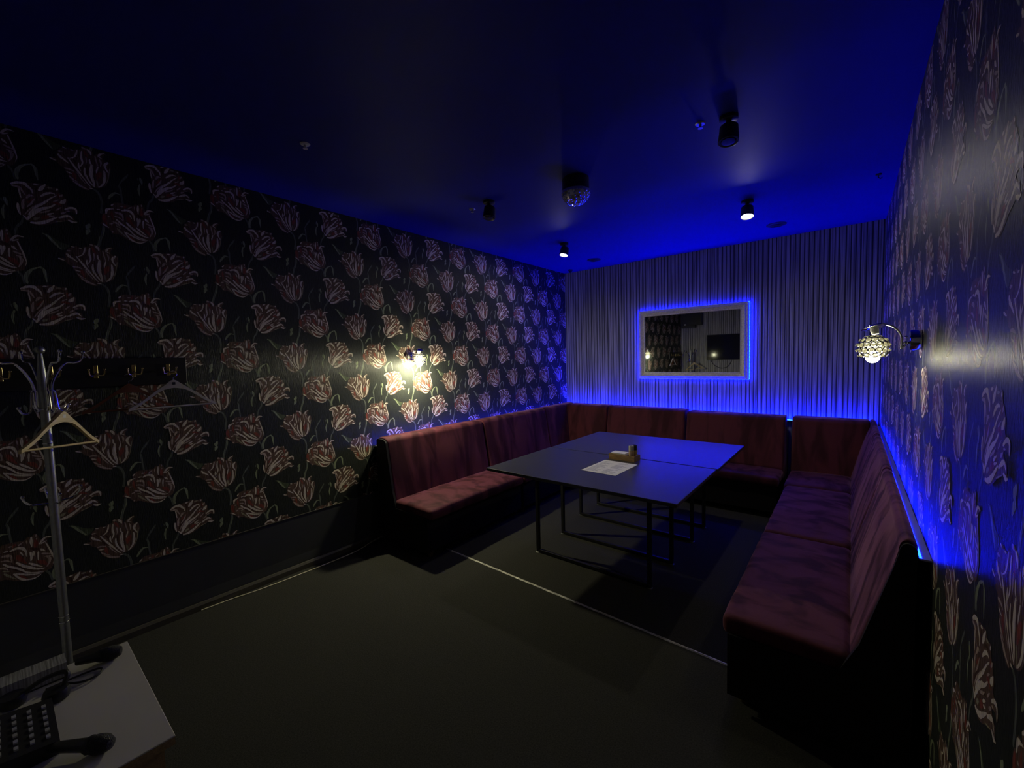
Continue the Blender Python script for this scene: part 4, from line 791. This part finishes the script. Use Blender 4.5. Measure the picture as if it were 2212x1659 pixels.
diodes(52, lambda q: (XR + e / 2, -bz0 + q * 2 * bz0, 0.0024, 0.0042))
diodes(52, lambda q: (XL - e / 2, -bz0 + q * 2 * bz0, 0.0024, 0.0042))
diodes(76, lambda q: (XL + q * (XR - XL), bz0 + e / 2, 0.0042, 0.0024))
diodes(76, lambda q: (XL + q * (XR - XL), -bz0 - e / 2, 0.0042, 0.0024))
obj('diode_row', bm, 'diode', t2)
bm = nb(); tube(bm, spline([(1.738, -0.006, 1.283), (1.737, -0.007, 1.15), (1.740, -0.007, 1.0), (1.738, -0.009, 0.90), (1.737, -0.012, 0.70), (1.74, -0.012, 0.5)]), 0.0042, 8)
tag(obj('power_cord', bm, 'dcable', smooth=True), 'thin dark cord hanging from the mirror down behind the sofa', 'cord')

# strips behind the sofas: flat tape lying level just behind the sofa tops, shining up
def wallstrip(label, x0, x1, y0, y1, z, ledge, m='led'):
    cx, cy = (x0 + x1) / 2, (y0 + y1) / 2
    t = thing('light_strip', label, 'light strip', (cx, cy, z), 0, 'blue light strips')
    a, b, c, d = ledge                                             # the opaque ledge that closes the gap to the wall
    obj('ledge', box(nb(), a - cx, b - cx, c - cy, d - cy, -0.006, 0.0), 'tape', t)
    obj('diode_row', box(nb(), x0 - cx, x1 - cx, y0 - cy, y1 - cy, 0.0003, 0.0012), m, t)
wallstrip('blue light strip on the left wall behind the sofa tops', 0.037, 0.045, -3.272, -0.10, 0.850, (0.0025, 0.0485, -3.275, -0.078))
wallstrip('blue light strip on the back wall behind the sofa tops', 0.06, W - 0.06, -0.035, -0.027, 0.862, (0.0505, W - 0.0355, -0.058, -0.0005), 'ledb')
wallstrip('blue light strip on the right wall behind the sofa tops', W - 0.0335, W - 0.0265, -3.380, -0.07, 0.858, (W - 0.0345, W - 0.0025, -3.385, -0.062))

# ------------------------------------------------------------ wall lamps (local: +x points away from the wall)
def wall_lamp(label, loc, flip):
    t = thing('wall_lamp', label, 'lamp', loc, R(180) if flip else 0, 'crystal wall lamps')
    to_x = Matrix.Rotation(R(90), 4, 'Y')
    bm = nb(); lathe(bm, [(0.040, 0.001), (0.043, 0.004), (0.043, 0.034), (0.040, 0.038), (0.010, 0.042), (0, 0.042)], 36, to_x)
    base = obj('base', bm, 'chrome', t, True)
    bm = nb(); sphere(bm, (0.050, 0, -0.012), 0.009); sphere(bm, (0.050, 0, 0.014), 0.006); obj('base_knob', bm, 'chrome', base, True)
    arm = spline([(0.046, 0, -0.012), (0.060, 0, -0.030), (0.064, 0, -0.034), (0.063, 0, 0.0), (0.070, 0, 0.032), (0.092, 0, 0.060), (0.125, 0, 0.074), (0.150, 0, 0.074)], 6)
    bm = nb(); tube(bm, arm, 0.0042, 10); obj('arm', bm, 'chrome', t, True)
    tilt = Matrix.Translation((0.156, 0, 0.058)) @ Matrix.Rotation(R(13), 4, 'Y') @ Matrix.Rotation(R(9), 4, 'X')
    bm = nb(); lathe(bm, [(0.0, 0.016), (0.016, 0.015), (0.020, 0.010), (0.044, 0.004), (0.046, 0.002), (0.044, 0.001), (0.0, 0.001)], 36, tilt); obj('saucer', bm, 'chrome', t, True)
    bm = nb(); lathe(bm, [(0.015, 0.0005), (0.016, -0.010), (0.014, -0.022), (0.013, -0.028)], 24, tilt); obj('lamp_holder', bm, 'white', t, True)
    C = Vector((0.158, 0, -0.030)); RR = 0.056
    # cage of ringed crystals: rows of short tubes with a bead in each, open below
    shade_bm = nb(); bead_bm = nb()
    rows = [(62, 9), (38, 13), (14, 16), (-10, 15), (-34, 11)]
    for ri, (lat, cnt) in enumerate(rows):
        for k in range(cnt):
            lon = 2 * math.pi * (k + 0.5 * (ri % 2)) / cnt
            d = Vector((math.cos(R(lat)) * math.cos(lon), math.cos(R(lat)) * math.sin(lon), math.sin(R(lat))))
            q = d.to_track_quat('Z', 'Y').to_matrix().to_4x4(); q.translation = C + d * RR
            rim = 0.0127 if abs(lat) < 50 else 0.0105
            pr_ = [(rim, -0.003), (rim, 0.003), (rim - 0.002, 0.004), (rim - 0.0035, 0.002), (rim - 0.0035, -0.003)]
            vs = []
            for r_, z_ in pr_: vs.append([shade_bm.verts.new(q @ Vector((r_ * math.cos(a * math.pi / 7), r_ * math.sin(a * math.pi / 7), z_))) for a in range(14)])
            for i in range(5):
                a_, b_ = vs[i], vs[(i + 1) % 5]
                for j in range(14): shade_bm.faces.new((a_[j], a_[(j + 1) % 14], b_[(j + 1) % 14], b_[j]))
            bmesh.ops.create_icosphere(bead_bm, subdivisions=1, radius=rim - 0.0042, matrix=q)
    sh = obj('shade', shade_bm, 'chrome', t, True)
    obj('crystals', bead_bm, 'crystal', sh)
    bm = nb(); sphere(bm, C + Vector((0, 0, -0.041)), 0.0255, 24, 16, 1.0)
    obj('bulb', bm, 'bulbr' if flip else 'bulb', t, True)
    return t
wall_lamp('crystal globe wall lamp on the left tulip wall above the sofa', (0.0006, -2.866, 1.640), False)
wall_lamp('crystal globe wall lamp on the right wall with chrome arm, nearest the camera', (W - 0.0006, -2.905, 1.632), True)

# ------------------------------------------------------------ ceiling fittings
def spot(label, x, y, lit, az, tilt=14):
    t = thing('ceiling_spotlight', label, 'spotlight', (x, y, H), az, 'black ceiling spotlights')
    bm = nb(); lathe(bm, [(0.0, -0.022), (0.040, -0.022), (0.045, -0.018), (0.045, -0.0005)], 28); obj('ceiling_mount', bm, 'black', t, True)
    bm = nb(); tube(bm, [(0, 0, -0.02), (0, 0, -0.055)], 0.014, 12); obj('stem', bm, 'black', t, True)
    mt = Matrix.Translation((0.0, 0, -0.090)) @ Matrix.Rotation(R(tilt), 4, 'Y')
    bm = nb(); lathe(bm, [(0.0, 0.048), (0.036, 0.048), (0.044, 0.040), (0.050, -0.040), (0.046, -0.042), (0.036, -0.036), (0.028, 0.0), (0.0, 0.0)], 28, mt); obj('housing', bm, 'black', t, True)
    bm = nb(); lathe(bm, [(0.0, -0.0475), (0.020, -0.0455), (0.0335, -0.0405), (0.030, -0.034), (0.026, -0.004), (0.0, -0.002)], 24, mt)
    obj('bulb', bm, 'spotbulb' if lit else 'grille', t, True)
spot('lit black ceiling spotlight by the left of the back wall', 0.87, -1.42, True, R(70))
spot('lit black ceiling spotlight at the right, before the back wall', 2.625, -1.46, True, R(100))
spot('unlit black ceiling spotlight left of the faceted dome light', 1.085, -2.87, False, R(90), 8)
spot('unlit black ceiling spotlight right of the faceted dome light', 2.785, -2.90, False, R(90), 8)

t = thing('disco_light', 'faceted clear dome disco light with black top on the ceiling', 'light', (1.80, -2.775, H))
bm = nb(); lathe(bm, [(0.088, -0.0005), (0.092, -0.004), (0.092, -0.078), (0.096, -0.084), (0.0, -0.084)], 36); obj('housing', bm, 'black', t, True)
bm = nb(); prof = [(0.095 * math.cos(a), -0.085 - 0.090 * math.sin(a)) for a in [i * math.pi / 2 / 8 for i in range(8)]] + [(0, -0.175)]
lathe(bm, prof, 22)
dome = obj('dome', bm, 'facet', t)
bm = nb()
for i in range(1, 7):
    a = i * math.pi / 2 / 7.5; cnt = max(4, int(18 * math.cos(a)))
    for k in range(cnt):
        lo = 2 * math.pi * (k + 0.5 * (i % 2)) / cnt
        d = Vector((math.cos(a) * math.cos(lo), math.cos(a) * math.sin(lo), -math.sin(a)))
        bmesh.ops.create_icosphere(bm, subdivisions=1, radius=0.0085, matrix=Matrix.Translation(Vector((0, 0, -0.085)) + Vector((d.x * 0.095, d.y * 0.095, d.z * 0.090))))
obj('facets', bm, 'facet', dome)
def disc(name, label, cat, x, y, r, h, m, group=None, ring=None):
    t = thing(name, label, cat, (x, y, H), 0, group)
    bm = nb(); lathe(bm, [(0, -h), (r * 0.8, -h), (r, -h * 0.5), (r, -0.0005)], 28); obj('plate', bm, m, t, True)
    if ring:
        bm = nb()
        for q in (0.30, 0.48, 0.66):
            tube(bm, [(r * q * math.cos(a * math.pi / 14), r * q * math.sin(a * math.pi / 14), -h - 0.001) for a in range(28)], 0.003, 6, closed=True)
        obj('grille_rings', bm, ring, t, True)
    return t
def sprinkler(label, x, y, m='white'):
    t = thing('sprinkler', label, 'sprinkler', (x, y, H), 0, 'ceiling sprinklers')
    bm = nb(); lathe(bm, [(0.0, -0.006), (0.022, -0.006), (0.027, -0.0005)], 24); obj('escutcheon', bm, m, t, True)
    bm = nb(); lathe(bm, [(0.007, -0.006), (0.006, -0.022), (0.013, -0.024), (0.013, -0.026), (0, -0.026)], 16); obj('nozzle', bm, m, t, True)
disc('ceiling_vent', 'flat dark round ceiling vent right of the left lit spotlight', 'vent', 0.736, -0.491, 0.085, 0.010, 'vent', 'round ceiling vents', 'black')
disc('ceiling_vent', 'flat dark round ceiling vent beside the right lit spotlight', 'vent', 2.718, -0.543, 0.085, 0.010, 'vent', 'round ceiling vents', 'black')
sprinkler('white sprinkler on the dark ceiling, alone near the camera at left', 0.902, -4.205)
sprinkler('small pale sprinkler left of the left unlit spotlight', 0.867, -2.833, 'steel')
sprinkler('small pale sprinkler left of the right unlit spotlight', 2.653, -2.929, 'steel')
t = thing('motion_sensor', 'tiny dark ceiling sensor in the far left corner', 'sensor', (0.197, -0.170, H))
bm = nb(); lathe(bm, [(0.032, -0.0005), (0.034, -0.014), (0.026, -0.018)], 20); obj('sensor_base', bm, 'black', t, True)
bm = nb(); sphere(bm, (0, 0, -0.018), 0.022, 16, 10); obj('lens', bm, 'screen', t, True)
t = thing('ceiling_hook', 'tiny dark ceiling fitting near the top of the right wall', 'hook', (3.430, -1.394, H))
bm = nb(); lathe(bm, [(0.0, -0.008), (0.016, -0.008), (0.018, -0.0005)], 18); obj('plate', bm, 'black', t, True)
bm = nb(); tube(bm, spline([(0, 0, -0.007), (0, 0, -0.022), (0.012, 0, -0.032), (0.020, 0, -0.024)]), 0.003, 8); obj('hook', bm, 'black', t, True)

# ------------------------------------------------------------ coat stand
PX, PY = 0.30, -5.236
t = thing('coat_stand', 'chrome and grey coat stand at the left edge before the tulip wall', 'coat stand', (PX, PY, 0))
bm = nb(); lathe(bm, [(0.017, 0.05), (0.017, 1.39), (0.0165, 1.395), (0.0185, 1.40), (0.0195, 1.54), (0.009, 1.665), (0.008, 1.675)], 24); pole = obj('pole', bm, 'steel', t, True)
bm = nb(); sphere(bm, (0, 0, 1.692), 0.019, 20, 14); obj('finial', bm, 'steel', t, True)
for z in (0.355, 0.385, 1.225, 1.245, 1.41):
    bm = nb(); tube(bm, [(0.0182 * math.cos(a * math.pi / 12), 0.0182 * math.sin(a * math.pi / 12), z) for a in range(24)], 0.0028, 6, closed=True); obj('collar', bm, 'chrome', pole, True)
for k in range(4):
    a = R(20 + 90 * k); c, s = math.cos(a), math.sin(a)
    pts = [(0.020, 1.405), (0.030, 1.43), (0.030, 1.50), (0.045, 1.56), (0.085, 1.625), (0.125, 1.630), (0.150, 1.645), (0.160, 1.680)]
    bm = nb(); tube(bm, spline([(r_ * c, r_ * s, z) for r_, z in pts], 5), 0.0055, 8); sphere(bm, (0.160 * c, 0.160 * s, 1.683), 0.009, 12, 8)
    obj('hook', bm, 'chrome', t, True)
    pts = [(0.022, 1.50), (0.040, 1.49), (0.046, 1.43), (0.052, 1.40), (0.075, 1.395), (0.088, 1.42)]
    bm = nb(); tube(bm, spline([(r_ * c, r_ * s, z) for r_, z in pts], 5), 0.0045, 8); sphere(bm, (0.088 * c, 0.088 * s, 1.423), 0.008, 12, 8)
    obj('hook', bm, 'chrome', t, True)
for k in range(4):
    a = R(10 + 90 * k); c, s = math.cos(a), math.sin(a)
    pts = [(0.018, 0.955), (0.035, 0.958), (0.070, 0.962), (0.092, 0.985), (0.098, 1.005)]
    bm = nb(); tube(bm, spline([(r_ * c, r_ * s, z) for r_, z in pts], 5), 0.0045, 8); sphere(bm, (0.098 * c, 0.098 * s, 1.008), 0.008, 12, 8)
    obj('hook', bm, 'chrome', t, True)
for k in range(4):
    a = R(45 + 90 * k); c, s = math.cos(a), math.sin(a)
    bm = nb(); tube(bm, spline([(r_ * c, r_ * s, z) for r_, z in ((0.012, 0.075), (0.09, 0.060), (0.17, 0.030), (0.22, 0.011))], 6), 0.010, 8)
    obj('leg', bm, 'steel', t, True)

# ------------------------------------------------------------ hook rail and hangers
t = thing('hook_rail', 'black hook board on the tulip wall behind the coat stand', 'hook rail', (0, 0, 0))
obj('board', box(nb(), 0.0025, 0.020, -5.46, -4.607, 1.494, 1.655, 0.002, 1), 'boardblack', t)
HY = [-5.36, -5.19, -5.02, -4.86, -4.70]
for y in HY:
    bm = nb(); box(bm, 0.0203, 0.024, y - 0.009, y + 0.009, 1.545, 1.615, 0.001, 1)
    hk = obj('coat_hook', bm, 'brass', t)
    for dy in (-0.028, 0.028):
        bm = nb(); tube(bm, spline([(0.024, y, 1.575), (0.040, y + dy * 0.4, 1.560), (0.056, y + dy, 1.562), (0.064, y + dy * 1.15, 1.590)], 5), 0.0042, 8); sphere(bm, (0.064, y + dy * 1.15, 1.593), 0.0065, 12, 8)
        obj('prong', bm, 'brass', hk, True)
def hanger(label, loc, rz, m, halfw=0.215, drop=0.135, hook_m='chrome', sticker=True, tilt=0.0, hookh=0.065):
    """Wooden clothes hanger; local x across, z up, origin at the crown."""
    t = thing('clothes_hanger', label, 'hanger', loc, rz, 'clothes hangers')
    t.rotation_euler = (0, tilt, rz)
    bm = nb(); prev = None; n = 28
    for i in range(n + 1):
        u = -1 + 2 * i / n; a = abs(u)
        zc = -drop * (a ** 1.12) + 0.006 * math.sin(a * math.pi * 2)
        hgt = 0.020 + 0.030 * math.exp(-(a / 0.17) ** 2) - 0.004 * a
        if a < 0.12: zc += 0.002
        th = 0.006 + 0.002 * (1 - a)
        x = u * halfw
        ring = [bm.verts.new((x, -th, zc - hgt / 2)), bm.verts.new((x, th, zc - hgt / 2)), bm.verts.new((x, th, zc + hgt / 2)), bm.verts.new((x, -th, zc + hgt / 2))]
        if prev:
            for k in range(4): bm.faces.new((prev[k], ring[k], ring[(k + 1) % 4], prev[(k + 1) % 4]))
        else: bm.faces.new(ring)
        prev = ring
    bm.faces.new(prev[::-1])
    body = obj('shoulder_arms', bm, m, t)
    bm = nb(); tube(bm, [(-halfw * 0.95, 0, -drop + 0.002), (halfw * 0.95, 0, -drop + 0.002)], 0.0052, 10); obj('trouser_bar', bm, m, t, True)
    hk = [(0, 0, 0.018), (0, 0, 0.018 + hookh * 0.35)] + [(0.020 * math.sin(a), 0, 0.018 + hookh * 0.35 + 0.020 - 0.020 * math.cos(a)) for a in [0.4 + i * 0.4 for i in range(10)]]
    bm = nb(); tube(bm, hk, 0.0017, 8); obj('hook', bm, hook_m, t, True)
    if sticker:
        bm = nb(); box(bm, -0.008, 0.008, -0.0086, -0.0079, -0.004, 0.012); o = obj('sticker', bm, 'white' if m == 'wood' else 'black', body)
    return t
hanger('pale yellow wooden hanger hanging on the coat stand', (0.395, -5.188, 1.372), R(141), 'wood', 0.218, 0.138, tilt=0.085)
hanger('white hanger at the right end of the black hook board', (0.066, -4.688, 1.492), R(90), 'whitewood', 0.215, 0.140)
hanger('dark brown hanger on the hook board behind the white one', (0.034, -4.888, 1.480), R(90), 'brownwood', 0.20, 0.125, sticker=False)

# ------------------------------------------------------------ white desk by the rear wall, with what lies on it
DX0, DX1, DY1, DZ = 1.507, 2.065, -5.166, 0.72
t = thing('side_desk', 'small white desk in the bottom left corner against the rear wall', 'desk', ((DX0 + DX1) / 2, (DY1 + YR) / 2, 0))
cx, cy = (DX0 + DX1) / 2, (DY1 + YR) / 2
hx, hy = (DX1 - DX0) / 2, (DY1 - YR) / 2 - 0.002
obj('desk_top', box(nb(), -hx, hx, -hy, hy, DZ - 0.004, DZ, 0.001, 1), 'desk', t)
o = obj('top_core', box(nb(), -hx + 0.0005, hx - 0.0005, -hy, hy - 0.0005, DZ - 0.022, DZ - 0.0042), 'ply', t); o['label'] = 'raw wooden edge under the white top'
for s_ in (-1, 1): obj('side_panel', box(nb(), s_ * (hx - 0.02) - 0.009, s_ * (hx - 0.02) + 0.009, -hy + 0.01, hy - 0.02, 0, DZ - 0.0222), 'ply', t)
obj('back_panel', box(nb(), -hx + 0.03, hx - 0.03, -hy + 0.01, -hy + 0.025, 0.25, DZ - 0.0222), 'ply', t)
def mic(label, loc, rz, length=0.155):
    t = thing('microphone', label, 'microphone', loc, rz, 'microphones on the white desk')
    t.scale = (0.85, 0.85, 0.85)
    rx90 = Matrix.Translation((0, 0, 0.0236)) @ Matrix.Rotation(R(90), 4, 'Y')
    bm = nb(); lathe(bm, [(0.0, 0.030), (0.014, 0.026), (0.022, 0.012), (0.0235, 0.0), (0.0235, -0.010), (0.021, -0.022)], 24, rx90); obj('grille', bm, 'grille', t, True)
    bm = nb(); lathe(bm, [(0.021, -0.0222), (0.022, -0.028), (0.0165, -0.040), (0.0125, -length), (0.011, -length - 0.002)], 24, rx90); obj('handle', bm, 'black', t, True)
mic('black microphone at the far corner of the white desk', (1.583, -5.214, DZ + 0.0005), R(66), 0.090)
mic('black microphone at the near end of the white desk', (1.985, -5.285, DZ + 0.0005), R(42), 0.125)
# mixing console with rows of pale buttons
t = thing('mixing_console', 'black mixing console with rows of pale buttons on the white desk', 'mixer', (1.805, -5.425, DZ + 0.0005))
bm = nb(); prism(bm, [(-0.080, 0.0), (0.082, 0.0), (0.082, 0.030), (-0.080, 0.052)], 0, -0.095, 0.105); body = obj('housing', bm, 'black', t)
bm = nb()
for r_ in range(5):
    for c_ in range(6):
        x = -0.06 + c_ * 0.027; y = 0.066 - r_ * 0.024; z = 0.030 + (0.082 - y) / 0.162 * 0.022
        box(bm, x - 0.006, x + 0.006, y - 0.0035, y + 0.0035, z - 0.001, z + 0.004)
obj('buttons', bm, 'key', body)
# ring-bound book with pale page edges, at the far left of the desk
t = thing('song_book', 'thick dark book with striped page edges at the left of the desk', 'book', (1.547, -5.405, DZ + 0.0005), R(0))
obj('pages', box(nb(), -0.032, 0.028, -0.100, 0.100, 0.003, 0.043), 'pages', t)
obj('cover', box(nb(), -0.034, 0.030, -0.103, 0.103, 0.0, 0.0028), 'black', t)
# headset with its cord loop
t = thing('headset', 'black headset with a looped cord lying by the mixing console', 'headset', (1.640, -5.330, DZ + 0.0005))
bm = nb(); tube(bm, spline([(-0.030, -0.075, 0.012), (-0.020, -0.03, 0.040), (0.0, 0.01, 0.052), (0.018, 0.02, 0.045), (0.030, 0.00, 0.012)], 6), 0.006, 8); obj('headband', bm, 'black', t, True)
for p, rz in (((-0.031, -0.078, 0.016), 0), ((0.031, -0.003, 0.016), 0)):
    bm = nb(); lathe(bm, [(0.0, -0.014), (0.024, -0.014), (0.028, 0.0), (0.024, 0.012), (0.0, 0.014)], 20, Matrix.Translation(p)); obj('ear_pad', bm, 'black', t, True)
bm = nb(); tube(bm, spline([(-0.03, -0.02, 0.006), (-0.03, 0.055, 0.006), (-0.022, 0.088, 0.005), (0.006, 0.080, 0.005), (0.012, 0.050, 0.006), (-0.01, 0.02, 0.008)], 8), 0.0028, 8); obj('cord', bm, 'dcable', t, True)

# ------------------------------------------------------------ floor cable
pts = [(0.0235, -4.62, 0.004), (0.030, -4.52, 0.004), (0.036, -4.44, 0.004), (0.052, -4.36, 0.004), (0.066, -4.25, 0.004), (0.078, -4.04, 0.004), (0.084, -3.80, 0.004), (0.080, -3.60, 0.004), (0.055, -3.46, 0.004), (0.034, -3.38, 0.010), (0.028, -3.20, 0.03)]
bm = nb(); tube(bm, spline(pts, 6), 0.0038, 8)
tag(obj('floor_cable', bm, 'cable', smooth=True), 'thin cream cable lying along the foot of the left wall', 'cable')

# ------------------------------------------------------------ rear wall things the mirror shows
t = thing('television', 'large dark television on the rear wall, seen in the mirror', 'television', (1.12, YR, 1.74))
obj('cabinet', box(nb(), -0.51, 0.51, 0.010, 0.050, -0.300, 0.300, 0.004), 'black', t)
obj('screen', box(nb(), -0.50, 0.50, 0.0502, 0.0515, -0.288, 0.290), 'screen', t)
bm = nb(); box(bm, -0.15, 0.15, 0.0005, 0.0098, -0.12, 0.12); obj('wall_bracket', bm, 'blackmetal', t)
bm = nb(); tube(bm, spline([(0.69, YR + 0.02, 1.44), (0.76, YR + 0.012, 1.33), (0.90, YR + 0.01, 1.25), (1.03, YR + 0.01, 1.27), (1.10, YR + 0.02, 1.34), (1.14, YR + 0.02, 1.44)], 8), 0.006, 8)
tag(obj('television_cable', bm, 'dcable', smooth=True), 'dark cable sagging under the television, seen in the mirror', 'cable')
t = thing('wall_speaker', 'black box speaker high in the rear corner, seen in the mirror', 'speaker', (0.27, YR, 2.42))
obj('cabinet', box(nb(), -0.24, 0.24, 0.004, 0.13, -0.125, 0.150, 0.006), 'black', t)
obj('lower_box', box(nb(), -0.24, 0.09, 0.004, 0.12, -0.190, -0.1255, 0.004), 'black', t)
bm = nb(); lathe(bm, [(0.016, 0.0), (0.016, 0.004), (0.0, 0.005)], 20, Matrix.Translation((-0.14, 0.1302, -0.11)) @ Matrix.Rotation(R(-90), 4, 'X')); obj('badge', bm, 'white', t, True)
